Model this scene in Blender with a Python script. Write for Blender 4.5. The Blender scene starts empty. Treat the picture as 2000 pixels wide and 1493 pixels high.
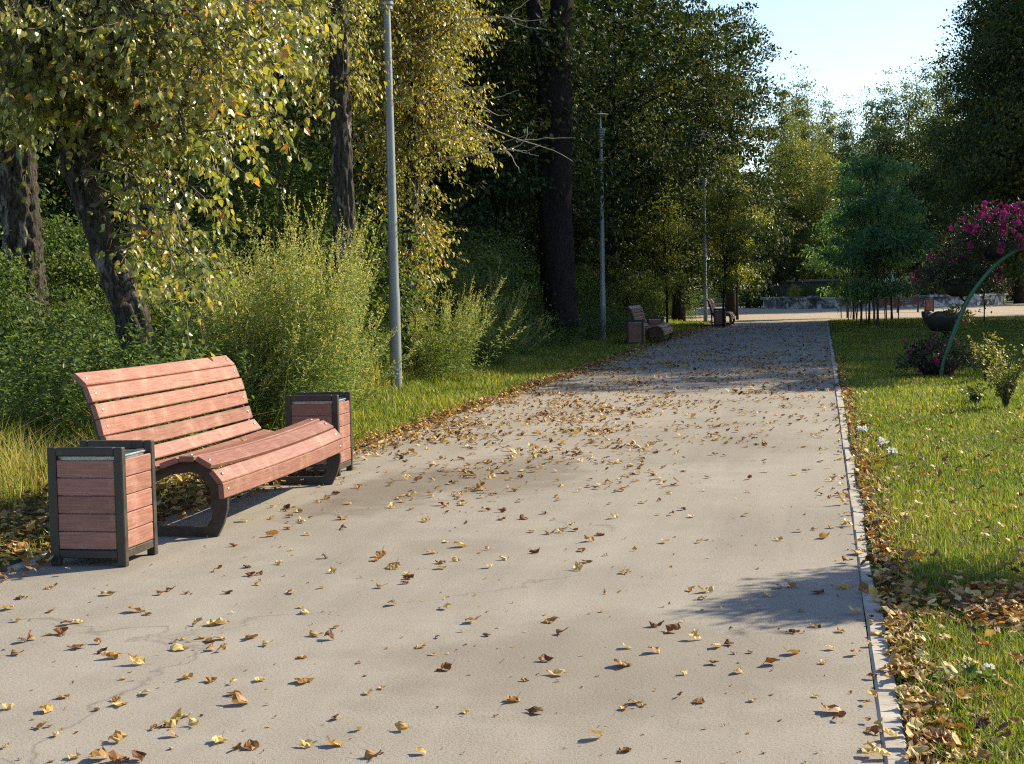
import bpy, bmesh, math, random
import numpy as np
from mathutils import Vector, Matrix

scene = bpy.context.scene
col = scene.collection
rng = np.random.default_rng(7)
random.seed(7)
R = math.radians

# ------------------------------------------------------------------ camera
FPX, PW, PH, EYE = 2950.0, 2000, 1493, 1.6
YAW, PITCH, ROLL = R(11.6223), R(3.4299), R(1.2)
_F = Vector((-math.sin(YAW)*math.cos(PITCH), math.cos(YAW)*math.cos(PITCH), -math.sin(PITCH)))
_R = Vector((math.cos(YAW), math.sin(YAW), 0)); _U = _R.cross(_F)
_R2 = _R*math.cos(ROLL) - _U*math.sin(ROLL); _U2 = _U*math.cos(ROLL) + _R*math.sin(ROLL)
cd = bpy.data.cameras.new('camera'); cam = bpy.data.objects.new('camera', cd); col.objects.link(cam)
cd.sensor_width = 36.0; cd.lens = FPX/PW*36.0; cd.clip_end = 3000; cd.clip_start = 0.1
M = Matrix((_R2, _U2, -_F)).transposed().to_4x4(); M.translation = (0, 0, EYE)
cam.matrix_world = M
scene.camera = cam

def at(px, py, Y):
    """the point of the vertical plane at depth Y seen at that spot of the photograph"""
    d = _F + _R2*((px-1000)/FPX) + _U2*((746.5-py)/FPX)
    t = Y/d.y
    return Vector((d.x*t, Y, EYE + d.z*t))
def ground_at(px, py):
    d = _F + _R2*((px-1000)/FPX) + _U2*((746.5-py)/FPX)
    t = -EYE/d.z
    return Vector((d.x*t, d.y*t, 0))
def gx(px, Y):                       # x on the ground at depth Y below that column
    return at(px, 600, Y).x

# ------------------------------------------------------------------ light
SUN_AZ, SUN_EL = R(38.0), R(33.0)    # azimuth from +X towards +Y
sd = Vector((math.cos(SUN_AZ)*math.cos(SUN_EL), math.sin(SUN_AZ)*math.cos(SUN_EL), math.sin(SUN_EL)))
world = bpy.data.worlds.new('World'); scene.world = world; world.use_nodes = True
wn = world.node_tree.nodes; wl = world.node_tree.links
bg = wn['Background']; sky = wn.new('ShaderNodeTexSky')
sky.sky_type = 'NISHITA'; sky.sun_disc = False
sky.sun_elevation = SUN_EL; sky.sun_rotation = math.pi/2 - SUN_AZ
sky.air_density = 1.0; sky.dust_density = 0.5; sky.ozone_density = 2.5; sky.altitude = 100
bg.inputs['Strength'].default_value = 0.105
wl.new(sky.outputs[0], bg.inputs[0])
sl = bpy.data.lights.new('sun', 'SUN'); sl.energy = 5.0; sl.angle = R(0.55); sl.color = (1.0, 0.855, 0.60)
so = bpy.data.objects.new('sun', sl); col.objects.link(so)
so.rotation_euler = sd.to_track_quat('Z', 'Y').to_euler()
vs = scene.view_settings
vs.view_transform = 'Standard'; vs.look = 'None'; vs.exposure = 1.2; vs.gamma = 1.0; vs.use_curve_mapping = False
scene.cycles.use_denoising = False; scene.cycles.pixel_filter_type = 'BLACKMAN_HARRIS'; scene.cycles.filter_width = 1.15
scene.cycles.sample_clamp_indirect = 6.0; scene.cycles.max_bounces = 7; scene.cycles.diffuse_bounces = 3; scene.cycles.transmission_bounces = 4
scene.cycles.glossy_bounces = 2; scene.cycles.volume_bounces = 0; scene.cycles.transparent_max_bounces = 4
scene.cycles.use_adaptive_sampling = True; scene.cycles.adaptive_threshold = 0.01

# ------------------------------------------------------------------ helpers: tags and meshes
def tag(o, label=None, cat=None, group=None, kind=None):
    if label: o['label'] = label
    if cat: o['category'] = cat
    if group: o['group'] = group
    if kind: o['kind'] = kind
    return o
def empty(name, loc, rz=0.0, scale=None):
    o = bpy.data.objects.new(name, None); col.objects.link(o)
    o.location = loc; o.rotation_euler = (0, 0, rz); o.empty_display_size = .2
    if scale: o.scale = (scale,)*3
    return o
def put(name, mesh, parent=None, loc=None, rot=None, scale=None):
    o = bpy.data.objects.new(name, mesh); col.objects.link(o)
    if parent: o.parent = parent
    if loc is not None: o.location = loc
    if rot is not None: o.rotation_euler = rot
    if scale is not None: o.scale = (scale,)*3 if isinstance(scale, (int, float)) else scale
    return o
def copy_tree(o, parent=None):
    c = o.copy(); col.objects.link(c)
    if parent: c.parent = parent
    for ch in [x for x in kids.get(o.name, [])]: copy_tree(ch, c)
    return c
kids = {}
def note(parent, child): kids.setdefault(parent.name, []).append(child)

class MB:
    def __init__(s): s.v = []; s.l = []; s.c = []; s.t = []; s.m = []; s.n = 0
    def add(s, v, f, tint=0.5, mat=0):
        v = np.asarray(v, float).reshape(-1, 3)
        fl = f if isinstance(f, list) and len(f) and isinstance(f[0], np.ndarray) else None
        if fl is None:
            if isinstance(f, np.ndarray): fl = [f]
            else:
                d = {}
                for q in f: d.setdefault(len(q), []).append(q)
                fl = [np.array(q) for q in d.values()]
        for a in fl:
            if len(a) == 0: continue
            a = a.astype(np.int64) + s.n
            s.l.append(a.ravel()); s.c.append(np.full(len(a), a.shape[1])); s.m.append(np.full(len(a), mat))
        s.v.append(v); t = np.asarray(tint, float)
        s.t.append(np.full(len(v), float(t)) if t.ndim == 0 else t)
        s.n += len(v); return s
    def mesh(s, name, mats, smooth=False):
        me = bpy.data.meshes.new(name)
        v = np.concatenate(s.v); l = np.concatenate(s.l); c = np.concatenate(s.c); m = np.concatenate(s.m)
        me.vertices.add(len(v)); me.vertices.foreach_set('co', v.astype(np.float32).ravel())
        me.loops.add(len(l)); me.loops.foreach_set('vertex_index', l.astype(np.int32))
        me.polygons.add(len(c)); st = np.concatenate([[0], np.cumsum(c)[:-1]])
        me.polygons.foreach_set('loop_start', st.astype(np.int32)); me.polygons.foreach_set('loop_total', c.astype(np.int32))
        me.polygons.foreach_set('material_index', m.astype(np.int32))
        me.polygons.foreach_set('use_smooth', np.full(len(c), smooth))
        a = me.attributes.new('tint', 'FLOAT', 'POINT'); a.data.foreach_set('value', np.concatenate(s.t).astype(np.float32))
        for x in (mats if isinstance(mats, (list, tuple)) else [mats]): me.materials.append(x)
        me.update(calc_edges=True); me.validate(verbose=False)
        return me
    def obj(s, name, mats, parent=None, smooth=False, **k):
        return put(name, s.mesh(name, mats, smooth), parent, **k)

_bc = {}
def bevel_box(sx, sy, sz, b):
    key = (round(sx, 4), round(sy, 4), round(sz, 4), b)
    if key not in _bc:
        bm = bmesh.new(); bmesh.ops.create_cube(bm, size=1.0)
        for v in bm.verts: v.co = Vector((v.co.x*sx, v.co.y*sy, v.co.z*sz))
        if b: bmesh.ops.bevel(bm, geom=bm.edges[:], offset=b, segments=1, affect='EDGES')
        bm.verts.index_update()
        _bc[key] = (np.array([v.co[:] for v in bm.verts]), [[v.index for v in f.verts] for f in bm.faces]); bm.free()
    return _bc[key]
def box(mb, c, s, b=0.004, tint=0.5, mat=0):
    v, f = bevel_box(*s, b); mb.add(v + np.array(c), f, tint, mat); return mb
def unit(a): return a/np.maximum(np.linalg.norm(a, axis=-1, keepdims=True), 1e-9)
def tube(pts, rad, k=6, cap=True):
    p = np.asarray(pts, float); n = len(p); r = np.broadcast_to(np.asarray(rad, float), (n,))
    t = np.gradient(p, axis=0); t = unit(t)
    ref = np.array([1.0, 0, 0]) if abs(t[0][0]) < .9 else np.array([0, 1.0, 0])
    u = np.cross(t[0], ref); u /= np.linalg.norm(u); U = [u]
    for i in range(1, n):
        u = U[-1] - t[i]*np.dot(U[-1], t[i]); U.append(u/np.linalg.norm(u))
    U = np.array(U); W = np.cross(t, U); a = np.arange(k)*2*math.pi/k
    v = p[:, None] + r[:, None, None]*(np.cos(a)[None, :, None]*U[:, None] + np.sin(a)[None, :, None]*W[:, None])
    i = np.arange(n-1)[:, None]*k; j = np.arange(k)[None]; j2 = (j+1) % k
    f = np.stack([i+j, i+j2, i+k+j2, i+k+j], -1).reshape(-1, 4)
    fs = [f]
    if cap: fs += [np.arange(k)[None, ::-1], (np.arange(k)+(n-1)*k)[None]]
    return v.reshape(-1, 3), fs
def lathe(prof, k=24, mod=None):
    """prof: (r, z) rows, revolved about z; mod(row, angle) -> dr, dz"""
    a = np.arange(k)*2*math.pi/k; V = []
    for q, (r, z) in enumerate(prof):
        dr, dz = mod(q, a) if mod else (0*a, 0*a)
        V.append(np.stack([(r+dr)*np.cos(a), (r+dr)*np.sin(a), z+dz], -1))
    n = len(prof); i = np.arange(n-1)[:, None]*k; j = np.arange(k)[None]; j2 = (j+1) % k
    return np.concatenate(V), [np.stack([i+j, i+j2, i+k+j2, i+k+j], -1).reshape(-1, 4)]
def smooth_path(pts, n):
    p = np.array([tuple(q) for q in pts], float); t = np.linspace(0, len(p)-1, n)
    i = np.clip(t.astype(int), 0, len(p)-2); f = (t-i)[:, None]
    P = np.vstack([2*p[0]-p[1], p, 2*p[-1]-p[-2]])
    a, b, c, d = P[i], P[i+1], P[i+2], P[i+3]
    return .5*((2*b)+(-a+c)*f+(2*a-5*b+4*c-d)*f**2+(-a+3*b-3*c+d)*f**3)

# leaf templates (x along the leaf, y across, z its normal)
DIAMOND = (np.array([(0, 0, 0), (.45, .3, .07), (1, 0, -.04), (.45, -.3, .07)], float), np.array([(0, 2, 1), (0, 3, 2)]))
NARROW = (np.array([(0, 0, 0), (.4, .14, .04), (1, 0, -.1), (.4, -.14, .04)], float), np.array([(0, 2, 1), (0, 3, 2)]))
OVATE = (np.array([(0, 0, 0), (.5, 0, -.04), (1, 0, -.14), (.22, .36, .03), (.62, .28, .03), (.22, -.36, .03), (.62, -.28, .03)], float),
         np.array([(0, 1, 3), (3, 1, 4), (4, 1, 2), (0, 5, 1), (5, 6, 1), (6, 2, 1)]))
def leaves(mb, tpl, pos, d, nrm, size, tint, mat=0):
    X = unit(d); Z = unit(nrm - (nrm*X).sum(-1, keepdims=True)*X); Y = np.cross(Z, X)
    tv, tf = tpl; N = len(pos); k = len(tv); size = np.broadcast_to(size, (N,))
    v = pos[:, None] + size[:, None, None]*(tv[None, :, 0:1]*X[:, None] + tv[None, :, 1:2]*Y[:, None] + tv[None, :, 2:3]*Z[:, None])
    f = (tf[None] + (np.arange(N)*k)[:, None, None]).reshape(-1, 3)
    mb.add(v.reshape(-1, 3), f, np.repeat(np.broadcast_to(tint, (N,)), k), mat)
def gauss(n, k=3): return rng.normal(size=(n, k))

# ------------------------------------------------------------------ helpers: materials
def new_mat(name):
    m = bpy.data.materials.new(name); m.use_nodes = True
    nt = m.node_tree; return m, nt.nodes, nt.links, nt.nodes['Principled BSDF']
def ramp(n, l, src, stops, interp='LINEAR'):
    r = n.new('ShaderNodeValToRGB'); e = r.color_ramp.elements; r.color_ramp.interpolation = interp
    while len(e) > 1: e.remove(e[-1])
    e[0].position = stops[0][0]; e[0].color = (*stops[0][1], 1)
    for p, c in stops[1:]:
        x = e.new(p); x.color = (*c, 1)
    l.new(src, r.inputs[0]); return r.outputs[0]
def noise(n, l, scale, detail=4, rough=.55, vec=None, dist=0):
    t = n.new('ShaderNodeTexNoise'); t.inputs['Scale'].default_value = scale; t.inputs['Detail'].default_value = detail
    t.inputs['Roughness'].default_value = rough; t.inputs['Distortion'].default_value = dist
    if vec is not None: l.new(vec, t.inputs['Vector'])
    return t.outputs['Fac']
def coords(n, l, scale=(1, 1, 1), which='Object'):
    c = n.new('ShaderNodeTexCoord'); m = n.new('ShaderNodeMapping'); m.inputs['Scale'].default_value = scale
    l.new(c.outputs[which], m.inputs['Vector']); return m.outputs[0]
def mix(n, l, fac, a, b, mode='MIX'):
    x = n.new('ShaderNodeMix'); x.data_type = 'RGBA'; x.blend_type = mode
    for i, v in ((0, fac), (6, a), (7, b)):
        if isinstance(v, (int, float)): x.inputs[i].default_value = v
        elif isinstance(v, tuple): x.inputs[i].default_value = (*v, 1)
        else: l.new(v, x.inputs[i])
    return x.outputs[2]
def math_n(n, l, op, a, b=0.0, clamp=False):
    x = n.new('ShaderNodeMath'); x.operation = op; x.use_clamp = clamp
    for i, v in ((0, a), (1, b)):
        if isinstance(v, (int, float)): x.inputs[i].default_value = v
        else: l.new(v, x.inputs[i])
    return x.outputs[0]
def bump(n, l, bs, h, strength=.5, dist=.01):
    b = n.new('ShaderNodeBump'); b.inputs['Strength'].default_value = strength; b.inputs['Distance'].default_value = dist
    l.new(h, b.inputs['Height']); l.new(b.outputs[0], bs.inputs['Normal'])
def leaf_mat(name, stops, trans=.35, rough=.5, spec=.35, glow=(1.25, 1.2, .55)):
    m, n, l, bs = new_mat(name)
    a = n.new('ShaderNodeAttribute'); a.attribute_name = 'tint'
    c = ramp(n, l, a.outputs['Fac'], stops)
    l.new(c, bs.inputs['Base Color']); bs.inputs['Roughness'].default_value = rough
    bs.inputs['Specular IOR Level'].default_value = spec
    if trans:
        t = n.new('ShaderNodeBsdfTranslucent'); l.new(mix(n, l, 1.0, c, glow, 'MULTIPLY'), t.inputs['Color'])
        s = n.new('ShaderNodeMixShader'); s.inputs[0].default_value = trans
        l.new(bs.outputs[0], s.inputs[1]); l.new(t.outputs[0], s.inputs[2]); l.new(s.outputs[0], n['Material Output'].inputs[0])
    return m
def plain(name, c, rough=.6, metal=0.0, var=.25, scale=6, bstr=.15, spec=.5):
    m, n, l, bs = new_mat(name); v = coords(n, l)
    f = noise(n, l, scale, 5, .6, v); lo = tuple(x*(1-var) for x in c); hi = tuple(min(1, x*(1+var)) for x in c)
    l.new(ramp(n, l, f, [(.3, lo), (.7, hi)]), bs.inputs['Base Color'])
    bs.inputs['Roughness'].default_value = rough; bs.inputs['Metallic'].default_value = metal; bs.inputs['Specular IOR Level'].default_value = spec
    bump(n, l, bs, noise(n, l, scale*8, 3, .6, v), bstr, .004); return m

# planks: weathered terracotta paint, grain along the plank (its longest axis is local Y, or X for bin fronts)
def plank_mat(name, sc):
    m, n, l, bs = new_mat(name); v = coords(n, l, sc)
    oi = n.new('ShaderNodeObjectInfo')
    ad = n.new('ShaderNodeVectorMath'); ad.operation = 'ADD'; l.new(v, ad.inputs[0])
    cmb = n.new('ShaderNodeCombineXYZ'); l.new(math_n(n, l, 'MULTIPLY', oi.outputs['Random'], 40.0), cmb.inputs[0]); l.new(cmb.outputs[0], ad.inputs[1])
    g = noise(n, l, 3.0, 6, .65, ad.outputs[0], .4)
    base = ramp(n, l, g, [(.25, (.165, .066, .046)), (.5, (.235, .104, .077)), (.75, (.31, .165, .132))])
    w = coords(n, l, (1, 1, 1)); big = noise(n, l, 5, 5, .7, w)
    dirt = ramp(n, l, big, [(.52, (0, 0, 0)), (.72, (1, 1, 1))])
    c = mix(n, l, math_n(n, l, 'MULTIPLY', dirt, .42), base, (.40, .26, .21))
    spots = ramp(n, l, noise(n, l, 55, 2, .5, w), [(.24, (1, 1, 1)), (.31, (0, 0, 0))])
    c = mix(n, l, math_n(n, l, 'MULTIPLY', spots, .6), c, (.075, .042, .03))
    gr = noise(n, l, 2.2, 7, .75, coords(n, l, (14, 14, 5) if sc[0] > sc[1] else (5, 14, 14)), 1.2)
    c = mix(n, l, math_n(n, l, 'MULTIPLY', ramp(n, l, gr, [(.56, (0,)*3), (.74, (1,)*3)]), .5), c, (.11, .058, .042))
    br = math_n(n, l, 'ADD', math_n(n, l, 'MULTIPLY', oi.outputs['Random'], .3), .83)
    hs = n.new('ShaderNodeHueSaturation'); l.new(c, hs.inputs['Color']); l.new(br, hs.inputs['Value'])
    l.new(hs.outputs[0], bs.inputs['Base Color'])
    l.new(ramp(n, l, big, [(.3, (.38,)*3), (.7, (.6,)*3)]), bs.inputs['Roughness']); bs.inputs['Specular IOR Level'].default_value = .4
    bump(n, l, bs, g, .45, .005); return m
M_plank_y = plank_mat('terracotta_plank', (30, 1.5, 30))
M_plank_x = plank_mat('terracotta_slat', (1.5, 30, 30))
def frame_metal():
    m, n, l, bs = new_mat('dark_steel'); v = coords(n, l)
    f = noise(n, l, 9, 5, .7, v)
    l.new(ramp(n, l, f, [(.35, (.018, .015, .012)), (.62, (.035, .028, .022)), (.8, (.10, .072, .045))]), bs.inputs['Base Color'])
    l.new(ramp(n, l, f, [(.3, (.32,)*3), (.7, (.62,)*3)]), bs.inputs['Roughness'])
    bump(n, l, bs, noise(n, l, 120, 3, .6, v), .12, .002); return m
M_steel = frame_metal()
M_bolt = plain('zinc_bolt', (.6, .6, .58), .3, .8, .1, 30)
M_zinc = plain('galvanised_liner', (.42, .47, .5), .38, .85, .3, 14)
M_lamp = plain('grey_lamp_paint', (.235, .255, .262), .42, .25, .12, 3, .08)
M_lampcap = plain('pale_lamp_cap', (.5, .54, .5), .4, .2, .1, 6, .05)
M_bowl = plain('black_plastic_bowl', (.012, .015, .016), .6, 0, .35, 8, .1)
M_greenpipe = plain('green_painted_pipe', (.02, .105, .062), .35, .1, .2, 8, .08)
M_oldwood = plain('brown_bench_wood', (.085, .032, .024), .6, 0, .3, 10)
M_stake = plain('weathered_stake_wood', (.14, .105, .075), .85, 0, .3, 14)

def asphalt():
    m, n, l, bs = new_mat('dusty_asphalt'); v = coords(n, l)
    big = noise(n, l, .55, 5, .6, v, .3); mid = noise(n, l, 3.2, 5, .65, v, .2); grain = noise(n, l, 85, 4, .8, v); g2 = noise(n, l, 190, 2, .7, v)
    c = ramp(n, l, big, [(.3, (.185, .17, .149)), (.5, (.232, .213, .187)), (.7, (.268, .248, .22))])
    c = mix(n, l, math_n(n, l, 'MULTIPLY', ramp(n, l, mid, [(.35, (1,)*3), (.6, (0,)*3)]), .4), c, (.19, .165, .138))
    # coarse worn zone and dark pores
    pores = ramp(n, l, grain, [(.37, (1,)*3), (.49, (0,)*3)])
    worn = ramp(n, l, noise(n, l, .42, 3, .5, coords(n, l, (1, .55, 1))), [(.42, (.45,)*3), (.62, (1,)*3)])
    c = mix(n, l, math_n(n, l, 'MULTIPLY', pores, worn), c, (.085, .074, .063))
    c = mix(n, l, math_n(n, l, 'MULTIPLY', ramp(n, l, g2, [(.60, (0,)*3), (.72, (1,)*3)]), .35), c, (.42, .385, .34))
    wear = ramp(n, l, noise(n, l, 1.0, 4, .6, coords(n, l, (3.2, .22, 1)), .3), [(.40, (0,)*3), (.70, (1,)*3)])
    c = mix(n, l, math_n(n, l, 'MULTIPLY', wear, .3), c, (.305, .28, .245))
    cr = n.new('ShaderNodeTexVoronoi'); cr.feature = 'DISTANCE_TO_EDGE'; cr.inputs['Scale'].default_value = .33
    wv = n.new('ShaderNodeVectorMath'); wv.operation = 'ADD'; l.new(v, wv.inputs[0])
    wn2 = n.new('ShaderNodeTexNoise'); wn2.inputs['Scale'].default_value = 1.6; wn2.inputs['Detail'].default_value = 6; l.new(v, wn2.inputs['Vector']); l.new(wn2.outputs['Color'], wv.inputs[1])
    l.new(wv.outputs[0], cr.inputs['Vector'])
    ck = ramp(n, l, cr.outputs['Distance'], [(.0, (1,)*3), (.006, (0,)*3)])
    ck = math_n(n, l, 'MULTIPLY', ck, ramp(n, l, noise(n, l, .5, 2, .5, v), [(.50, (0,)*3), (.58, (1,)*3)]))
    c = mix(n, l, math_n(n, l, 'MULTIPLY', ck, .55), c, (.09, .08, .07))
    # damp stain in front of the bench: a shape of its own
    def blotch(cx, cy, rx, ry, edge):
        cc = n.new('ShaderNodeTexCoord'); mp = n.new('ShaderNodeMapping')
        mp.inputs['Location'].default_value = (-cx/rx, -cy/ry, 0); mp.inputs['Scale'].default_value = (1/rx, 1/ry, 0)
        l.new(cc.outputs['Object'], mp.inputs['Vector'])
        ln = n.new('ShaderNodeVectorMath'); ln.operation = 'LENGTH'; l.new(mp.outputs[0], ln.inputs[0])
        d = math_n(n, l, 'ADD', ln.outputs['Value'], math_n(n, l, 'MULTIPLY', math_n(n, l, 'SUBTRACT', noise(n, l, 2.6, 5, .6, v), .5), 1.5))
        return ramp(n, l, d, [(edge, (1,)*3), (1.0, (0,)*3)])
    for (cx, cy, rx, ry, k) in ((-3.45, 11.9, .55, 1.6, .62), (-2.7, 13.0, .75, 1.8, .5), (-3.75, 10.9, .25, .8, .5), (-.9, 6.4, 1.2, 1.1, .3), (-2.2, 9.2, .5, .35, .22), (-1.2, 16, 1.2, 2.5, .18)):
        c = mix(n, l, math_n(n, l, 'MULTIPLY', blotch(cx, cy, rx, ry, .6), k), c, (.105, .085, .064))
    l.new(c, bs.inputs['Base Color']); bs.inputs['Roughness'].default_value = .88; bs.inputs['Specular IOR Level'].default_value = .25
    h = math_n(n, l, 'ADD', grain, math_n(n, l, 'MULTIPLY', noise(n, l, 48, 3, .6, v), .6))
    bump(n, l, bs, h, .5, .008); return m
M_asphalt = asphalt()
def soil(name, a, b, c3, sc=1.2):
    m, n, l, bs = new_mat(name); v = coords(n, l)
    f = noise(n, l, sc, 7, .65, v); g = noise(n, l, 42, 4, .7, v)
    c = ramp(n, l, f, [(.3, a), (.5, b), (.7, c3)]); c = mix(n, l, ramp(n, l, g, [(.35, (.6,)*3), (.6, (0,)*3)]), c, tuple(x*.4 for x in a))
    l.new(c, bs.inputs['Base Color']); bs.inputs['Roughness'].default_value = .95; bs.inputs['Specular IOR Level'].default_value = .1
    bump(n, l, bs, g, .8, .02); return m
M_lawn_soil = soil('lawn_soil', (.045, .05, .014), (.07, .075, .018), (.10, .085, .035))
M_floor = soil('woodland_floor', (.03, .028, .014), (.042, .045, .016), (.06, .05, .025))
M_plaza = soil('plaza_paving', (.30, .255, .21), (.36, .31, .25), (.40, .35, .29), .5)
M_bare = soil('bare_soil', (.10, .07, .045), (.15, .105, .07), (.2, .15, .10), 4)
M_kerb = plain('concrete_kerb', (.31, .29, .26), .9, 0, .3, 5, .4, .2)
def peeling():
    m, n, l, bs = new_mat('peeling_white_stone'); v = coords(n, l)
    f = noise(n, l, 1.1, 6, .7, v, .5)
    l.new(ramp(n, l, f, [(.42, (.06, .06, .06)), (.50, (.17, .17, .165)), (.56, (.55, .55, .53))]), bs.inputs['Base Color'])
    bs.inputs['Roughness'].default_value = .9; bump(n, l, bs, f, .6, .05); return m
M_peel = peeling()
M_darkstone = plain('dark_stone', (.075, .075, .07), .9, 0, .3, 3)
M_whitestone = plain('white_stone', (.6, .62, .62), .8, 0, .2, 2)
def bark(name, dark, mid, pale, pale_amt, sc=1.0):
    m, n, l, bs = new_mat(name); v = coords(n, l, (13*sc, 13*sc, 3.2*sc)); w = coords(n, l, (2.2*sc, 2.2*sc, 1.3*sc))
    f = noise(n, l, 2.2, 7, .7, v, .6); p = noise(n, l, 1.6, 6, .65, w, .4)
    c = ramp(n, l, f, [(.36, dark), (.52, mid), (.7, tuple(x*1.5 for x in mid))])
    k = ramp(n, l, p, [(.60-pale_amt, (0,)*3), (.66-pale_amt, (1,)*3)])
    k = math_n(n, l, 'MULTIPLY', k, ramp(n, l, f, [(.40, (0,)*3), (.5, (1,)*3)]))
    l.new(mix(n, l, k, c, pale), bs.inputs['Base Color']); bs.inputs['Roughness'].default_value = .95; bs.inputs['Specular IOR Level'].default_value = .15
    bump(n, l, bs, f, 1.0, .06); return m
M_bark_poplar = bark('poplar_bark', (.009, .008, .007), (.07, .062, .05), (.26, .235, .20), .05)
M_bark_birch = bark('birch_bark', (.02, .017, .015), (.08, .07, .06), (.36, .33, .28), .04, 1.3)
M_bark_dark = bark('dark_bark', (.010, .009, .008), (.032, .026, .022), (.07, .06, .05), -.1)
M_twig = plain('dead_pale_twig', (.33, .29, .23), .8, 0, .2, 5)
M_twig_dark = plain('brown_twig', (.07, .05, .03), .8, 0, .3, 9)

M_poplar = leaf_mat('poplar_leaf', [(0, (0.062, 0.103, 0.025)), (.4, (0.166, 0.207, 0.044)), (.7, (0.290, 0.283, 0.069)), (.9, (0.455, 0.345, 0.069)), (1, (0.524, 0.207, 0.041))], .48, .33, .75)
M_yellow = leaf_mat('yellowing_leaf', [(0, (.10, .145, .03)), (.4, (.27, .275, .06)), (.75, (.44, .34, .065)), (1, (.46, .20, .035))], .48, .4, .5)
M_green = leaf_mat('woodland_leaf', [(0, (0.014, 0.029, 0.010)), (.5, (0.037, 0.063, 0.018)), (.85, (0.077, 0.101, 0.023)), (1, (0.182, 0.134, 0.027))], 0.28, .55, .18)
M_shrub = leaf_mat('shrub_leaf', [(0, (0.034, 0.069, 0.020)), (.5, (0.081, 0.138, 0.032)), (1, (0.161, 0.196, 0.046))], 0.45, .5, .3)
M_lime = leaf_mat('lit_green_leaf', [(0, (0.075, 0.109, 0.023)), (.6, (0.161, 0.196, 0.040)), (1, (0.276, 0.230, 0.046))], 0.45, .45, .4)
M_far = leaf_mat('distant_leaf', [(0, (.08, .115, .05)), (.6, (.15, .19, .075)), (1, (.22, .22, .075))], .42, .5, .3)
M_feather = leaf_mat('feathery_leaf', [(0, (0.061, 0.149, 0.081)), (.6, (0.135, 0.270, 0.135)), (1, (0.257, 0.351, 0.135))], 0.5, .45, .35)
M_weed = leaf_mat('weed_leaf', [(0, (0.091, 0.155, 0.055)), (.45, (0.200, 0.273, 0.091)), (.72, (0.364, 0.373, 0.137)), (1, (0.600, 0.473, 0.227))], 0.55, .55, .25, (1.08, 1.12, .66))
M_nettle = leaf_mat('nettle_leaf', [(0, (0.042, 0.084, 0.036)), (.6, (0.112, 0.182, 0.063)), (1, (0.252, 0.266, 0.070))], 0.5, .5, .35)
M_grass = leaf_mat('grass_blade', [(0, (.07, .13, .018)), (.45, (.155, .215, .030)), (.75, (.25, .25, .05)), (1, (.46, .37, .18))], .48, .5, .3, (1.2, 1.2, .5))
M_dry = leaf_mat('dry_leaf', [(0, (.075, .026, .010)), (.3, (.17, .072, .02)), (.55, (.31, .165, .042)), (.8, (.46, .31, .10)), (1, (.52, .42, .19))], .22, .55, .35, (1.1, .9, .5))
M_petal = leaf_mat('magenta_petal', [(0, (.11, .005, .035)), (.5, (.22, .012, .095)), (1, (.31, .04, .18))], .3, .6, .2, (1, .7, .9))
M_white = leaf_mat('white_petal', [(0, (.65, .65, .6)), (1, (.85, .85, .82))], .25, .6, .2, (1, 1, 1))
M_petunia = leaf_mat('petunia_leaf', [(0, (.02, .028, .018)), (.5, (.05, .06, .035)), (1, (.14, .14, .09))], .25, .5, .3)
M_rose = leaf_mat('rose_leaf', [(0, (0.060, 0.102, 0.030)), (.5, (0.192, 0.228, 0.060)), (1, (0.408, 0.312, 0.096))], 0.42, .45, .4)

# ------------------------------------------------------------------ the setting
LX, RX = -4.72, 0.19                   # path edges
def sheet(name, x0, y0, x1, y1, z, m, nx=1, ny=1, wob=0):
    xs = np.linspace(x0, x1, nx+1); ys = np.linspace(y0, y1, ny+1); g = np.stack(np.meshgrid(xs, ys), -1).reshape(-1, 2)
    v = np.c_[g, np.full(len(g), z)]
    if wob: v[:, 2] += wob*rng.normal(size=len(v))
    i, j = np.meshgrid(np.arange(nx), np.arange(ny)); a = (j*(nx+1)+i).ravel()
    f = np.stack([a, a+1, a+nx+2, a+nx+1], -1)
    return tag(MB().add(v, f).obj(name, m), kind='structure')
sheet('ground', -700, -120, 700, 1300, -.03, M_floor)
sheet('lawn', RX+.07, -20, 60, 69.6, .004, M_lawn_soil, 30, 60, .006)
sheet('verge', -9.5, -20, LX-.004, 69.6, .004, M_lawn_soil, 8, 60, .006)
path = MB()
ys = np.concatenate([np.linspace(-20, 69.2, 40)])
box(path, ((LX+RX)/2, 24.6, -.06), (RX-LX, 89.2, .12), 0)
path = tag(path.obj('path', M_asphalt), kind='structure')
sheet('plaza', -34, 69.3, 46, 126, .001, M_plaza)

# kerbs of separate concrete stones
kv, kf = bevel_box(.09, .972, .16, .012)
kme = MB().add(kv, kf).mesh('kerb_stone', M_kerb)
for nm, x in (('kerb', RX+.047), ('kerb', LX-.047)):
    far = MB()
    for y in (np.arange(46.5, 69, 1.0) if x > -2 else np.arange(-6.5, -2.6, 1.0)): box(far, (x, y, -.072), (.09, .972, .16), .012)
    k = tag(far.obj(nm, M_kerb), kind='structure')
    for y in np.arange(-2.5, 46, 1.0):
        if x < -2 and y > 9: continue
        s = put('kerb_stone', kme, k, (x+rng.normal()*.003, y, -.071+rng.normal()*.004), (rng.normal()*.006, rng.normal()*.02, rng.normal()*.004))

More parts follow.
